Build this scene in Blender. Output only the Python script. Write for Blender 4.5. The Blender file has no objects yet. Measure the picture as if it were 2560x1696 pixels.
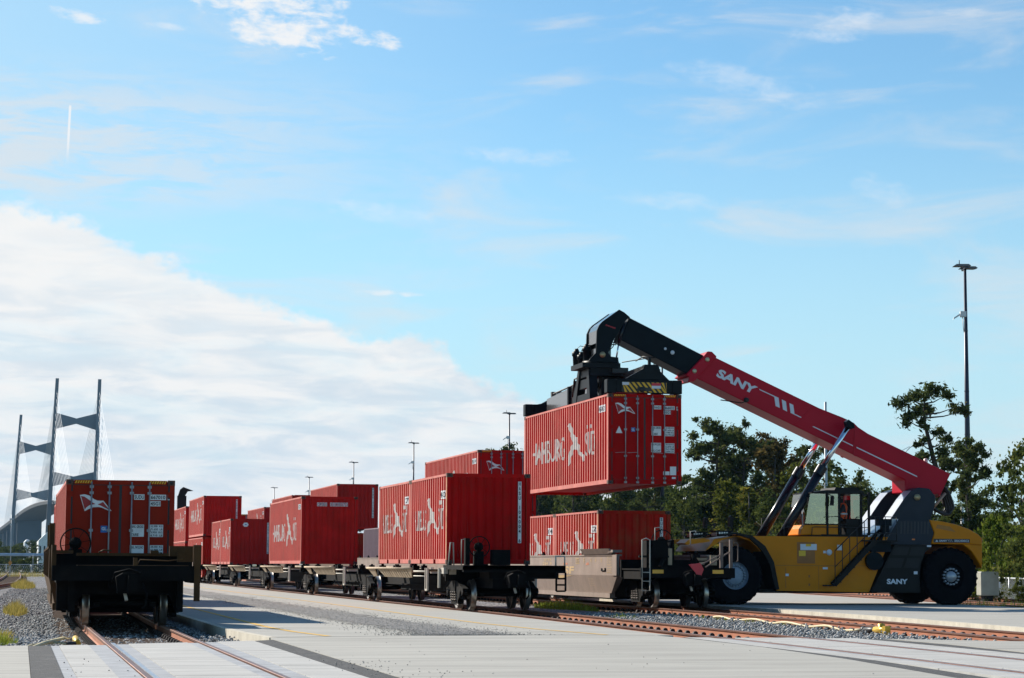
import bpy, bmesh, math, random
import numpy as np
from mathutils import Vector, Matrix
random.seed(7); RNG = np.random.default_rng(7)
SC = bpy.context.scene
COL = SC.collection
PI = math.pi

# ------------------------------------------------------------------ camera
YAW, PITCH, ROLL = math.radians(12.406), math.radians(5.716), math.radians(0.30)
fwd = Vector((math.sin(YAW) * math.cos(PITCH), math.cos(YAW) * math.cos(PITCH), math.sin(PITCH)))
rt0 = Vector((math.cos(YAW), -math.sin(YAW), 0))
up0 = rt0.cross(fwd)
rt = rt0 * math.cos(ROLL) + up0 * math.sin(ROLL)
up = -rt0 * math.sin(ROLL) + up0 * math.cos(ROLL)
cam_d = bpy.data.cameras.new('camera')
cam_d.sensor_width = 36.0
cam_d.lens = 5650 / 2560 * 36
cam_d.clip_start, cam_d.clip_end = 0.5, 30000
cam = bpy.data.objects.new('camera', cam_d)
M = Matrix((rt, up, -fwd)).transposed().to_4x4()
M.translation = Vector((0, 0, 1.25))
cam.matrix_world = M
COL.objects.link(cam)
SC.camera = cam

# ------------------------------------------------------------------ sun and sky
SUN_EL = math.radians(31.5)
SUN_AZ = math.atan2(-2.99, 4.04)          # azimuth measured from +Y towards +X
sun_d = bpy.data.lights.new('sun', 'SUN')
sun_d.energy = 5.0
sun_d.angle = math.radians(0.5)
sun_d.color = (1.0, 0.93, 0.82)
sun = bpy.data.objects.new('sun', sun_d)
sdir = Vector((math.sin(SUN_AZ) * math.cos(SUN_EL), math.cos(SUN_AZ) * math.cos(SUN_EL), math.sin(SUN_EL)))
sun.rotation_euler = sdir.to_track_quat('Z', 'Y').to_euler()
sun.location = sdir * 200
COL.objects.link(sun)

SC.view_settings.view_transform = 'Standard'
SC.view_settings.look = 'None'
SC.view_settings.gamma = 1
SC.view_settings.exposure = 0.7
try: SC.view_settings.use_curve_mapping = False
except Exception: pass
SC.cycles.max_bounces = 6
SC.cycles.diffuse_bounces = 3
SC.cycles.glossy_bounces = 3
SC.cycles.transparent_max_bounces = 8

W = bpy.data.worlds.new('World'); SC.world = W
W.use_nodes = True
def world():
    nt = W.node_tree; N = nt.nodes; Lk = nt.links; N.clear()
    def nd(t, **k):
        n = N.new(t)
        for a, b in k.items(): setattr(n, a, b)
        return n
    def val(x): return x
    def mth(op, a, b=None, c=None, clamp=False):
        n = nd('ShaderNodeMath', operation=op); n.use_clamp = clamp
        for i, v in enumerate((a, b, c)):
            if v is None: continue
            if isinstance(v, (int, float)): n.inputs[i].default_value = v
            else: Lk.new(v, n.inputs[i])
        return n.outputs[0]
    def sstep(v, a, b):
        n = nd('ShaderNodeMapRange', interpolation_type='SMOOTHSTEP')
        Lk.new(v, n.inputs[0]); n.inputs[1].default_value = a; n.inputs[2].default_value = b
        n.inputs[3].default_value = 0; n.inputs[4].default_value = 1
        return n.outputs[0]
    sky = nd('ShaderNodeTexSky', sky_type='NISHITA')
    sky.sun_disc = False
    sky.sun_elevation = SUN_EL
    sky.sun_rotation = SUN_AZ
    sky.altitude = 0; sky.air_density = 1.0; sky.dust_density = 0.15; sky.ozone_density = 2.0
    tc = nd('ShaderNodeTexCoord'); sep = nd('ShaderNodeSeparateXYZ')
    Lk.new(tc.outputs['Generated'], sep.inputs[0])
    az = mth('MULTIPLY', mth('ARCTAN2', sep.outputs[0], sep.outputs[1]), 180 / PI)      # degrees, from +Y to +X
    el = mth('MULTIPLY', mth('ARCSINE', sep.outputs[2]), 180 / PI)
    def noise(su, sv, scale, detail=8, rough=0.55, dist=0.0, du=0.0, dv=0.0, shear=0.0):
        cb = nd('ShaderNodeCombineXYZ')
        a2 = mth('ADD', az, mth('MULTIPLY', el, shear)) if shear else az
        Lk.new(mth('MULTIPLY_ADD', a2, su, du), cb.inputs[0]); Lk.new(mth('MULTIPLY_ADD', el, sv, dv), cb.inputs[1])
        t = nd('ShaderNodeTexNoise'); t.inputs['Scale'].default_value = scale
        t.inputs['Detail'].default_value = detail; t.inputs['Roughness'].default_value = rough
        t.inputs['Distortion'].default_value = dist
        Lk.new(cb.outputs[0], t.inputs['Vector']); return t.outputs['Fac']
    # cloud bank: upper edge as a curve of elevation over azimuth
    fc = nd('ShaderNodeFloatCurve')
    cm = fc.mapping; cu = cm.curves[0]
    pts = BANK
    def nx(a): return (a + 30) / 60
    def ny(e): return e / 20
    while len(cu.points) > 2: cu.points.remove(cu.points[-1])
    cu.points[0].location = (nx(pts[0][0]), ny(pts[0][1])); cu.points[1].location = (nx(pts[-1][0]), ny(pts[-1][1]))
    for a, e in pts[1:-1]: cu.points.new(nx(a), ny(e))
    cm.update()
    Lk.new(mth('MULTIPLY_ADD', az, 1 / 60, 0.5, clamp=True), fc.inputs['Value'])
    edge = mth('MULTIPLY', fc.outputs[0], 20)
    n1 = noise(1, 1.6, 0.75, 9, 0.6, 0.15)
    n1b = noise(1, 1.3, 3.2, 8, 0.62, 0.0, 5, 1)
    d = mth('SUBTRACT', mth('ADD', edge, mth('ADD', mth('MULTIPLY_ADD', n1, 1.5, -0.75), mth('MULTIPLY_ADD', n1b, 0.55, -0.27))), el)
    bank = sstep(d, -0.05, 0.42)
    # within the bank: streaky thinning towards the bottom
    n2 = noise(0.32, 1.5, 0.8, 10, 0.6, 0.4, 3.1, 7.7, 0.6)
    holes = mth('MULTIPLY', sstep(n2, 0.42, 0.66), sstep(el, 12.2, 3.0))
    bank_a = mth('MULTIPLY', bank, mth('SUBTRACT', 1.0, mth('MULTIPLY', holes, 0.22)))
    # single puffs: (az, el, half width, half height, weight, slant)
    puff = None
    nw = noise(1, 1.7, 1.3, 9, 0.6, 0.4, 11, 4)
    nw2 = noise(0.7, 2.0, 2.6, 9, 0.62, 0.3, 2, 9, 0.8)
    for (a, e, rx, ry, wt, sl) in PUFFS:
        u = mth('DIVIDE', mth('SUBTRACT', az, a), rx)
        v = mth('DIVIDE', mth('SUBTRACT', mth('SUBTRACT', el, e), mth('MULTIPLY', mth('SUBTRACT', az, a), sl)), ry)
        r2 = mth('ADD', mth('MULTIPLY', u, u), mth('MULTIPLY', v, v))
        f = mth('SUBTRACT', 1.0, r2)
        f = mth('ADD', f, mth('ADD', mth('MULTIPLY_ADD', nw, 4.4, -2.2), mth('MULTIPLY_ADD', nw2, 2.4, -1.2)))
        f = mth('MULTIPLY', sstep(f, *((-0.15, 1.5) if wt > .7 else (-0.5, 2.2))), wt)
        f = mth('MULTIPLY', f, sstep(r2, 2.2, 0.9))
        puff = f if puff is None else mth('MAXIMUM', puff, f)
    # thin high cirrus veils
    n3 = noise(0.22, 1.0, 0.62, 10, 0.6, 0.8, 9.0, 2.0, -1.2)
    n4 = noise(0.5, 2.6, 0.9, 8, 0.62, 0.5, 1.0, 5.0, 0.8)
    cir = mth('MULTIPLY', mth('MULTIPLY', sstep(n3, 0.47, 0.72), mth('MULTIPLY_ADD', n4, 1.3, 0.1)), 0.6)
    lft = mth('MULTIPLY', mth('MULTIPLY', sstep(az, 14, -2), sstep(el, 8.2, 9.6)), mth('MULTIPLY', sstep(el, 12.9, 11.0), mth('MULTIPLY', sstep(n4, 0.33, 0.62), 0.75)))
    veil = mth('MAXIMUM', cir, lft)
    # contrail: short straight trail
    (a0, e0, a1, e1) = TRAIL
    tt = mth('DIVIDE', mth('SUBTRACT', el, e0), e1 - e0)
    ax = mth('ADD', mth('MULTIPLY', tt, a1 - a0), a0)
    off = mth('ABSOLUTE', mth('SUBTRACT', az, ax))
    tr = mth('MULTIPLY', sstep(off, 0.04, 0.018), mth('MULTIPLY', sstep(tt, 1.0, 0.985), sstep(tt, -0.45, 0.3)))
    tr = mth('MULTIPLY', tr, 0.9)
    # low haze glow on the horizon
    side = mth('MULTIPLY', sstep(az, -75, -25), sstep(az, 75, 32))
    hz = mth('MULTIPLY', side, mth('MULTIPLY', sstep(el, 13.0, 0.0), 0.9))
    hz = mth('MAXIMUM', hz, mth('MULTIPLY', mth('MULTIPLY', sstep(az, 17, -4), side), mth('MULTIPLY', sstep(el, 30, 12), 0.55)))
    grey = mth('MULTIPLY', sstep(noise(0.35, 1.7, 1.1, 9, 0.6, 0.5, 20, 3, 0.5), 0.36, 0.66), sstep(el, 10.5, 3.5))
    mixw = nd('ShaderNodeMix', data_type='RGBA')
    mixw.inputs[6].default_value = (*[c * CLOUD for c in (1.0, 1.0, 0.99)], 1)
    mixw.inputs[7].default_value = (*[c * CLOUD for c in (0.73, 0.83, 0.91)], 1)
    Lk.new(grey, mixw.inputs[0])
    tint = nd('ShaderNodeMix', data_type='RGBA', blend_type='MULTIPLY'); tint.inputs[0].default_value = 1
    tint.inputs[7].default_value = SKYTINT
    Lk.new(sky.outputs[0], tint.inputs[6])
    hm = nd('ShaderNodeMix', data_type='RGBA'); Lk.new(hz, hm.inputs[0]); Lk.new(tint.outputs[2], hm.inputs[6])
    hm.inputs[7].default_value = (*[c * CLOUD for c in (0.60, 0.85, 0.97)], 1)
    cur = hm.outputs[2]
    veil = mth('MULTIPLY', veil, mth('MULTIPLY', side, sstep(el, 40, 20))); bank_a = mth('MULTIPLY', bank_a, side)
    for a in (veil, bank_a, puff, tr):
        m = nd('ShaderNodeMix', data_type='RGBA'); m.clamp_factor = True
        Lk.new(a, m.inputs[0]); Lk.new(cur, m.inputs[6])
        if a is bank_a: Lk.new(mixw.outputs[2], m.inputs[7])
        else: m.inputs[7].default_value = (*[c * CLOUD * (0.86 if a is veil else 1.0) for c in (0.96, 0.98, 1.0)], 1)
        cur = m.outputs[2]
    bg = nd('ShaderNodeBackground'); bg.inputs['Strength'].default_value = SKY_STRENGTH
    Lk.new(cur, bg.inputs['Color'])
    out = nd('ShaderNodeOutputWorld'); Lk.new(bg.outputs[0], out.inputs['Surface'])
SKY_STRENGTH = 0.06
CLOUD = 9.6
SKYTINT = (0.98, 1.34, 1.44, 1)
BANK = [(-30, 8), (-12, 9.6), (-0.5, 8.95), (1.0, 8.75), (2.5, 8.15), (4.5, 7.35), (5.7, 6.85), (7.5, 6.25), (9.0, 5.8), (10.4, 5.75), (11.0, 5.3), (11.5, 4.85), (12.8, 4.25), (14.6, 3.4), (17.5, 2.0), (21, 0.6), (30, 0)]
PUFFS = [(6.4, 13.55, 1.75, 0.72, 1.0, -0.1), (8.5, 13.3, 1.15, 0.24, 0.95, -0.2), (6.0, 14.1, 2.0, 0.45, 1.0, -0.05), (1.25, 13.55, 0.7, 0.17, 0.8, -0.15),
         (3.5, 13.4, 0.5, 0.11, 0.6, -0.05), (21.0, 13.65, 1.0, 0.35, 0.5, 0.1), (20.4, 13.3, 1.0, 0.2, 0.5, -0.05), (18.4, 12.15, 2.1, 0.4, 0.36, -0.28), (21.8, 9.4, 0.9, 0.35, 0.32, -0.3), (9.3, 6.85, 0.9, 0.09, 0.75, -0.04), (23.8, 13.75, .7, .16, .35, 0),
         (12.6, 10.35, 1.6, .22, .4, -.05), (9.0, 8.9, 1.4, .25, .35, -.1), (16.6, 9.2, 1.6, .22, .3, -.05)]
TRAIL = (1.12, 10.3, 1.15, 11.35)
world()
# ------------------------------------------------------------------ materials
MATS = {}
def mat(name, col, rough=0.6, metal=0.0, var=0.15, vscale=3.0, streak=0.0, bump=0.0, bscale=40.0, dirt=None, dirt_amt=0.35, dirt_scale=1.2, spec=0.5, coat=0.0, stretch=None, emit=None, objvar=0.0):
    if name in MATS: return MATS[name]
    m = bpy.data.materials.new(name); m.use_nodes = True
    nt = m.node_tree; N = nt.nodes; L = nt.links
    b = N['Principled BSDF']
    b.inputs['Roughness'].default_value = rough
    b.inputs['Metallic'].default_value = metal
    b.inputs['Specular IOR Level'].default_value = spec
    b.inputs['Coat Weight'].default_value = coat
    b.inputs['Coat Roughness'].default_value = 0.12
    tc = N.new('ShaderNodeTexCoord')
    mp = N.new('ShaderNodeMapping'); L.new(tc.outputs['Object'], mp.inputs[0])
    if stretch: mp.inputs['Scale'].default_value = stretch
    n = N.new('ShaderNodeTexNoise'); n.inputs['Scale'].default_value = vscale; n.inputs['Detail'].default_value = 6
    L.new(mp.outputs[0], n.inputs['Vector'])
    r = N.new('ShaderNodeMapRange'); r.inputs[1].default_value = 0.3; r.inputs[2].default_value = 0.7
    r.inputs[3].default_value = 1 - var; r.inputs[4].default_value = 1 + var
    L.new(n.outputs['Fac'], r.inputs[0])
    mx = N.new('ShaderNodeMix'); mx.data_type = 'RGBA'; mx.blend_type = 'MULTIPLY'; mx.inputs[0].default_value = 1
    mx.inputs[6].default_value = (*col, 1)
    L.new(r.outputs[0], mx.inputs[7])
    cur = mx.outputs[2]
    if objvar:
        oi = N.new('ShaderNodeObjectInfo'); ro = N.new('ShaderNodeMapRange'); ro.inputs[3].default_value = 1 - objvar; ro.inputs[4].default_value = 1 + objvar; L.new(oi.outputs['Random'], ro.inputs[0])
        mo = N.new('ShaderNodeMix'); mo.data_type = 'RGBA'; mo.blend_type = 'MULTIPLY'; mo.inputs[0].default_value = 1; L.new(cur, mo.inputs[6]); L.new(ro.outputs[0], mo.inputs[7]); cur = mo.outputs[2]
        va = N.new('ShaderNodeVectorMath'); va.operation = 'SCALE'; L.new(oi.outputs['Random'], va.inputs['Scale']); va.inputs[0].default_value = (37, 19, 53); vb = N.new('ShaderNodeVectorMath'); L.new(tc.outputs['Object'], vb.inputs[0]); L.new(va.outputs[0], vb.inputs[1]); L.new(vb.outputs[0], mp.inputs[0])
    if streak:
        mp2 = N.new('ShaderNodeMapping'); mp2.inputs['Scale'].default_value = (9, 9, 0.5); L.new(vb.outputs[0] if objvar else tc.outputs['Object'], mp2.inputs[0])
        n2 = N.new('ShaderNodeTexNoise'); n2.inputs['Scale'].default_value = 1.0; n2.inputs['Detail'].default_value = 5
        L.new(mp2.outputs[0], n2.inputs['Vector'])
        r2 = N.new('ShaderNodeMapRange'); r2.inputs[1].default_value = 0.5; r2.inputs[2].default_value = 0.75
        r2.inputs[3].default_value = 0; r2.inputs[4].default_value = streak
        L.new(n2.outputs['Fac'], r2.inputs[0])
        m2 = N.new('ShaderNodeMix'); m2.data_type = 'RGBA'; L.new(r2.outputs[0], m2.inputs[0]); L.new(cur, m2.inputs[6])
        dc = dirt or (0.05, 0.03, 0.02); m2.inputs[7].default_value = (*dc, 1)
        cur = m2.outputs[2]
    if dirt and dirt_amt:
        n3 = N.new('ShaderNodeTexNoise'); n3.inputs['Scale'].default_value = dirt_scale; n3.inputs['Detail'].default_value = 10; n3.inputs['Roughness'].default_value = 0.65
        L.new(mp.outputs[0], n3.inputs['Vector'])
        r3 = N.new('ShaderNodeMapRange'); r3.inputs[1].default_value = 0.52; r3.inputs[2].default_value = 0.7
        r3.inputs[3].default_value = 0; r3.inputs[4].default_value = dirt_amt
        L.new(n3.outputs['Fac'], r3.inputs[0])
        m3 = N.new('ShaderNodeMix'); m3.data_type = 'RGBA'; L.new(r3.outputs[0], m3.inputs[0]); L.new(cur, m3.inputs[6])
        m3.inputs[7].default_value = (*dirt, 1); cur = m3.outputs[2]
    L.new(cur, b.inputs['Base Color'])
    if bump:
        nb = N.new('ShaderNodeTexNoise'); nb.inputs['Scale'].default_value = bscale; nb.inputs['Detail'].default_value = 4
        L.new(tc.outputs['Object'], nb.inputs['Vector'])
        bp = N.new('ShaderNodeBump'); bp.inputs['Strength'].default_value = bump; bp.inputs['Distance'].default_value = 0.02
        L.new(nb.outputs['Fac'], bp.inputs['Height']); L.new(bp.outputs[0], b.inputs['Normal'])
    MATS[name] = m
    return m
def glass_mat(name, col=(0.75, 0.85, 0.85), alpha=0.35):
    if name in MATS: return MATS[name]
    m = bpy.data.materials.new(name); m.use_nodes = True
    nt = m.node_tree; N = nt.nodes; L = nt.links; N.clear()
    t = N.new('ShaderNodeBsdfTransparent'); t.inputs[0].default_value = (*col, 1)
    g = N.new('ShaderNodeBsdfGlossy'); g.inputs['Roughness'].default_value = 0.03
    f = N.new('ShaderNodeFresnel'); f.inputs[0].default_value = 1.5
    a = N.new('ShaderNodeMath'); a.operation = 'ADD'; a.inputs[1].default_value = alpha * 0.3; L.new(f.outputs[0], a.inputs[0])
    mx = N.new('ShaderNodeMixShader'); L.new(a.outputs[0], mx.inputs[0]); L.new(t.outputs[0], mx.inputs[1]); L.new(g.outputs[0], mx.inputs[2])
    o = N.new('ShaderNodeOutputMaterial'); L.new(mx.outputs[0], o.inputs[0])
    MATS[name] = m; return m
def leaf_mat(name, c1, c2, c3=None, scale=0.35):
    if name in MATS: return MATS[name]
    m = bpy.data.materials.new(name); m.use_nodes = True
    nt = m.node_tree; N = nt.nodes; L = nt.links; N.clear()
    g = N.new('ShaderNodeNewGeometry')
    n = N.new('ShaderNodeTexNoise'); n.inputs['Scale'].default_value = scale; n.inputs['Detail'].default_value = 3
    L.new(g.outputs['Position'], n.inputs['Vector'])
    add = N.new('ShaderNodeMath'); add.operation = 'MULTIPLY_ADD'; add.inputs[1].default_value = 0.5; 
    L.new(g.outputs['Random Per Island'], add.inputs[0])
    sc = N.new('ShaderNodeMath'); sc.operation = 'MULTIPLY_ADD'; sc.inputs[1].default_value = 1.3; sc.inputs[2].default_value = -0.4
    L.new(n.outputs['Fac'], sc.inputs[0]); L.new(sc.outputs[0], add.inputs[2])
    cr = N.new('ShaderNodeValToRGB'); cr.color_ramp.elements[0].color = (*c1, 1); cr.color_ramp.elements[1].color = (*c2, 1)
    cr.color_ramp.elements[0].position = 0.2; cr.color_ramp.elements[1].position = 0.75
    if c3:
        e = cr.color_ramp.elements.new(0.95); e.color = (*c3, 1)
    L.new(add.outputs[0], cr.inputs[0])
    d = N.new('ShaderNodeBsdfDiffuse'); L.new(cr.outputs[0], d.inputs[0])
    t = N.new('ShaderNodeBsdfTranslucent'); L.new(cr.outputs[0], t.inputs[0])
    mx = N.new('ShaderNodeMixShader'); mx.inputs[0].default_value = 0.38
    L.new(d.outputs[0], mx.inputs[1]); L.new(t.outputs[0], mx.inputs[2])
    o = N.new('ShaderNodeOutputMaterial'); L.new(mx.outputs[0], o.inputs[0])
    MATS[name] = m; return m
# ------------------------------------------------------------------ mesh building
class MB:
    def __init__(s): s.v = []; s.f = []; s.m = []; s.sm = []
    def add(s, vs, fs, mi=0, smooth=False):
        o = len(s.v); s.v += [tuple(v) for v in vs]
        for f in fs:
            s.f.append(tuple(i + o for i in f)); s.m.append(mi); s.sm.append(smooth)
        return s
    def box(s, x0, y0, z0, x1, y1, z1, mi=0):
        if x0 > x1: x0, x1 = x1, x0
        if y0 > y1: y0, y1 = y1, y0
        if z0 > z1: z0, z1 = z1, z0
        v = [(x0, y0, z0), (x1, y0, z0), (x1, y1, z0), (x0, y1, z0), (x0, y0, z1), (x1, y0, z1), (x1, y1, z1), (x0, y1, z1)]
        return s.add(v, [(0, 3, 2, 1), (4, 5, 6, 7), (0, 1, 5, 4), (1, 2, 6, 5), (2, 3, 7, 6), (3, 0, 4, 7)], mi)
    def obox(s, p0, p1, w, h, mi=0, upv=(0, 0, 1)):
        p0 = Vector(p0); p1 = Vector(p1); d = (p1 - p0).normalized(); u = Vector(upv)
        a = d.cross(u)
        if a.length < 1e-4: a = d.cross(Vector((1, 0, 0)))
        a.normalize(); b = a.cross(d).normalized()
        v = []
        for p in (p0, p1):
            for sa, sb in ((-1, -1), (1, -1), (1, 1), (-1, 1)): v.append(p + a * sa * w / 2 + b * sb * h / 2)
        return s.add(v, [(0, 1, 2, 3), (7, 6, 5, 4), (0, 4, 5, 1), (1, 5, 6, 2), (2, 6, 7, 3), (3, 7, 4, 0)], mi)
    def prism(s, poly, axis, a, b, mi=0):
        """extrude a 2D polygon along an axis; poly in the two other axes in xyz order"""
        n = len(poly)
        def P(p, t):
            if axis == 'x': return (t, p[0], p[1])
            if axis == 'y': return (p[0], t, p[1])
            return (p[0], p[1], t)
        v = [P(p, a) for p in poly] + [P(p, b) for p in poly]
        f = [tuple(range(n))[::-1], tuple(range(n, 2 * n))] + [(i, (i + 1) % n, n + (i + 1) % n, n + i) for i in range(n)]
        return s.add(v, f, mi)
    def tube(s, path, r, seg=8, mi=0, cap=True, smooth=True):
        path = [Vector(p) for p in path]; n = len(path)
        rs = r if isinstance(r, (list, tuple)) else [r] * n
        v = []; prev = None
        for i, p in enumerate(path):
            d = (path[min(i + 1, n - 1)] - path[max(i - 1, 0)])
            if d.length < 1e-9: d = Vector((0, 0, 1))
            d.normalize()
            if prev is None:
                a = d.cross(Vector((0, 0, 1)))
                if a.length < 1e-3: a = d.cross(Vector((1, 0, 0)))
            else: a = prev - d * prev.dot(d)
            a.normalize(); prev = a; b = d.cross(a)
            for k in range(seg):
                t = 2 * PI * k / seg
                v.append(p + (a * math.cos(t) + b * math.sin(t)) * rs[i])
        f = []
        for i in range(n - 1):
            for k in range(seg):
                f.append((i * seg + k, i * seg + (k + 1) % seg, (i + 1) * seg + (k + 1) % seg, (i + 1) * seg + k))
        s.add(v, f, mi, smooth)
        if cap:
            o = len(s.v) - len(v)
            s.f.append(tuple(o + k for k in range(seg))[::-1]); s.m.append(mi); s.sm.append(False)
            s.f.append(tuple(o + (n - 1) * seg + k for k in range(seg))); s.m.append(mi); s.sm.append(False)
        return s
    def lathe(s, prof, c, axis='x', seg=24, mi=0, smooth=True):
        """prof: list of (along, radius)"""
        c = Vector(c); v = []
        for (h, r) in prof:
            for k in range(seg):
                t = 2 * PI * k / seg; ca, sa = math.cos(t) * r, math.sin(t) * r
                v.append(c + (Vector((h, ca, sa)) if axis == 'x' else Vector((ca, h, sa)) if axis == 'y' else Vector((ca, sa, h))))
        f = []; n = len(prof)
        for i in range(n - 1):
            for k in range(seg): f.append((i * seg + k, (i + 1) * seg + k, (i + 1) * seg + (k + 1) % seg, i * seg + (k + 1) % seg))
        return s.add(v, f, mi, smooth)
    def shape(s, faces2, org, U, V, mi=0):
        """2D mesh (verts, faces) laid in a plane"""
        vs, fs = faces2; org = Vector(org); U = Vector(U); V = Vector(V)
        return s.add([org + U * p[0] + V * p[1] for p in vs], fs, mi)
    def poly(s, pts, mi=0): return s.add(pts, [tuple(range(len(pts)))], mi)
    def build(s, name, mats, parent=None, org=(0, 0, 0), fix=True, **kw):
        me = bpy.data.meshes.new(name)
        o = Vector(org)
        vs = [(v[0] - o.x, v[1] - o.y, v[2] - o.z) for v in s.v] if o.length else s.v
        me.from_pydata(vs, [], s.f)
        for m in (mats if isinstance(mats, (list, tuple)) else [mats]): me.materials.append(m)
        me.polygons.foreach_set('material_index', s.m)
        me.polygons.foreach_set('use_smooth', s.sm)
        me.update()
        if fix:
            bm = bmesh.new(); bm.from_mesh(me); bmesh.ops.recalc_face_normals(bm, faces=bm.faces); bm.to_mesh(me); bm.free()
        ob = bpy.data.objects.new(name, me); COL.objects.link(ob)
        if parent: ob.parent = parent
        for k, v in kw.items(): ob[k] = v
        return ob
def bevel(ob, w=0.01, seg=1):
    md = ob.modifiers.new('bevel', 'BEVEL'); md.width = w; md.segments = seg; md.limit_method = 'ANGLE'; md.angle_limit = math.radians(40)
    return ob
def thing(name, label, cat, loc=(0, 0, 0), rz=0.0, group=None):
    o = bpy.data.objects.new(name, None); COL.objects.link(o)
    o.location = loc; o.rotation_euler = (0, 0, rz); o.empty_display_size = 0.3
    o['label'] = label; o['category'] = cat
    if group: o['group'] = group
    return o
def tag(o, label, cat, group=None):
    o['label'] = label; o['category'] = cat
    if group: o['group'] = group
    return o
def copy_tree(o, parent=None):
    c = o.copy(); COL.objects.link(c)
    if parent: c.parent = parent
    for ch in list(o.children):
        copy_tree(ch, c)
    return c
_TXT = {}
def text2d(s, bold=0.0, space=1.0):
    """lettering as a 2D mesh normalised to the box 0..1 x 0..1"""
    key = (s, bold, space)
    if key in _TXT: return _TXT[key]
    cu = bpy.data.curves.new('lettering_curve', 'FONT'); cu.body = s; cu.size = 1; cu.offset = bold; cu.space_character = space
    cu.resolution_u = 3
    ob = bpy.data.objects.new('lettering_tmp', cu); COL.objects.link(ob)
    dg = bpy.context.evaluated_depsgraph_get()
    me = bpy.data.meshes.new_from_object(ob.evaluated_get(dg))
    v = np.array([(p.co.x, p.co.y) for p in me.vertices]); f = [tuple(p.vertices) for p in me.polygons]
    bpy.data.objects.remove(ob); bpy.data.curves.remove(cu); bpy.data.meshes.remove(me)
    mn, mx = v.min(0), v.max(0); v = (v - mn) / (mx - mn)
    _TXT[key] = ([tuple(p) for p in v], f)
    return _TXT[key]
def scaled(sh, x0, y0, x1, y1, shear=0.0):
    return ([(x0 + p[0] * (x1 - x0) + p[1] * (y1 - y0) * shear, y0 + p[1] * (y1 - y0)) for p in sh[0]], sh[1])
def tri2d(poly):
    """triangulated 2D polygon"""
    from mathutils.geometry import tessellate_polygon
    t = tessellate_polygon([[Vector((p[0], p[1], 0)) for p in poly]])
    return ([tuple(p) for p in poly], [tuple(x) for x in t])
def lerp_path(pts, x):
    """value at x on a polyline of (x, value)"""
    if x <= pts[0][0]: return pts[0][1]
    for (a, va), (b, vb) in zip(pts, pts[1:]):
        if x <= b:
            t = (x - a) / (b - a); return va + (vb - va) * t
    return pts[-1][1]

def split(ob, gap=0.03):
    """give every separate piece of a mesh its own object of the same name under the same parent"""
    me = ob.data; n = len(me.vertices); par = list(range(n))
    def fi(a):
        while par[a] != a: par[a] = par[par[a]]; a = par[a]
        return a
    for p in me.polygons:
        v = list(p.vertices)
        for k in v[1:]: par[fi(k)] = fi(v[0])
    isl = {}
    for i in range(n): isl.setdefault(fi(i), []).append(i)
    bx = [[np.array([me.vertices[i].co[:] for i in vs]), set(vs)] for vs in isl.values()]
    bb = [[b[0].min(0) - gap, b[0].max(0) + gap, b[1]] for b in bx]; ch = True
    while ch:
        ch = False
        for i in range(len(bb)):
            for j in range(i + 1, len(bb)):
                if (bb[i][0] <= bb[j][1]).all() and (bb[j][0] <= bb[i][1]).all():
                    bb[i] = [np.minimum(bb[i][0], bb[j][0]), np.maximum(bb[i][1], bb[j][1]), bb[i][2] | bb[j][2]]; bb.pop(j); ch = True; break
            if ch: break
    if len(bb) < 2: return ob
    co = [v.co[:] for v in me.vertices]; polys = [(tuple(p.vertices), p.material_index, p.use_smooth) for p in me.polygons]
    for k, (_, _, vs) in enumerate(bb):
        ids = sorted(vs); mp = {a: b for b, a in enumerate(ids)}; P = [p for p in polys if p[0][0] in vs]
        m2 = bpy.data.meshes.new(ob.name); m2.from_pydata([co[i] for i in ids], [], [tuple(mp[i] for i in p[0]) for p in P])
        for mm in me.materials: m2.materials.append(mm)
        m2.polygons.foreach_set('material_index', [p[1] for p in P]); m2.polygons.foreach_set('use_smooth', [p[2] for p in P]); m2.update()
        if k == 0: ob.data = m2
        else:
            o2 = bpy.data.objects.new(ob.name.split('.')[0], m2); COL.objects.link(o2); o2.parent = ob.parent
    return ob
# ------------------------------------------------------------------ palette
CONC = mat('concrete', (0.34, 0.325, 0.29), 0.85, var=0.16, vscale=1.0, stretch=(0.28, 1.9, 1), dirt=(0.23, 0.215, 0.19), dirt_amt=0.75, dirt_scale=0.9, bump=0.15, bscale=60)
CONC2 = mat('pale_concrete', (0.39, 0.38, 0.36), 0.85, var=0.12, vscale=2.0, stretch=(0.4, 1.4, 1), dirt=(0.26, 0.25, 0.23), dirt_amt=0.6, dirt_scale=1.8, bump=0.15, bscale=60)
KERB = mat('kerb_concrete', (0.50, 0.45, 0.36), 0.9, var=0.15, vscale=2.5, streak=0.3, dirt=(0.3, 0.27, 0.22))
ASPH = mat('asphalt', (0.05, 0.05, 0.052), 0.95, var=0.3, vscale=14, bump=0.6, bscale=70, dirt=(0.16, 0.155, 0.15), dirt_amt=0.5, dirt_scale=3)
RUBBER = mat('rubber_flangeway', (0.31, 0.315, 0.325), 0.7, var=0.2, vscale=3, dirt=(0.30, 0.30, 0.30), dirt_amt=0.6, dirt_scale=2.5)
YELLOW = mat('yellow_paint', (0.62, 0.36, 0.05), 0.8, var=0.15, vscale=4, dirt=(0.5, 0.45, 0.33), dirt_amt=0.5, dirt_scale=3)
RUST = mat('rusty_steel', (0.32, 0.115, 0.055), 0.75, 0.25, var=0.25, vscale=6, dirt=(0.10, 0.035, 0.02), dirt_amt=0.5, dirt_scale=3, stretch=(1, 0.25, 1))
RAILTOP = mat('worn_rail_head', (0.23, 0.12, 0.085), 0.42, 0.7, var=0.2, vscale=4, stretch=(1, 0.2, 1))
CLIPM = mat('dark_clip_steel', (0.025, 0.018, 0.016), 0.7, 0.2)
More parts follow.
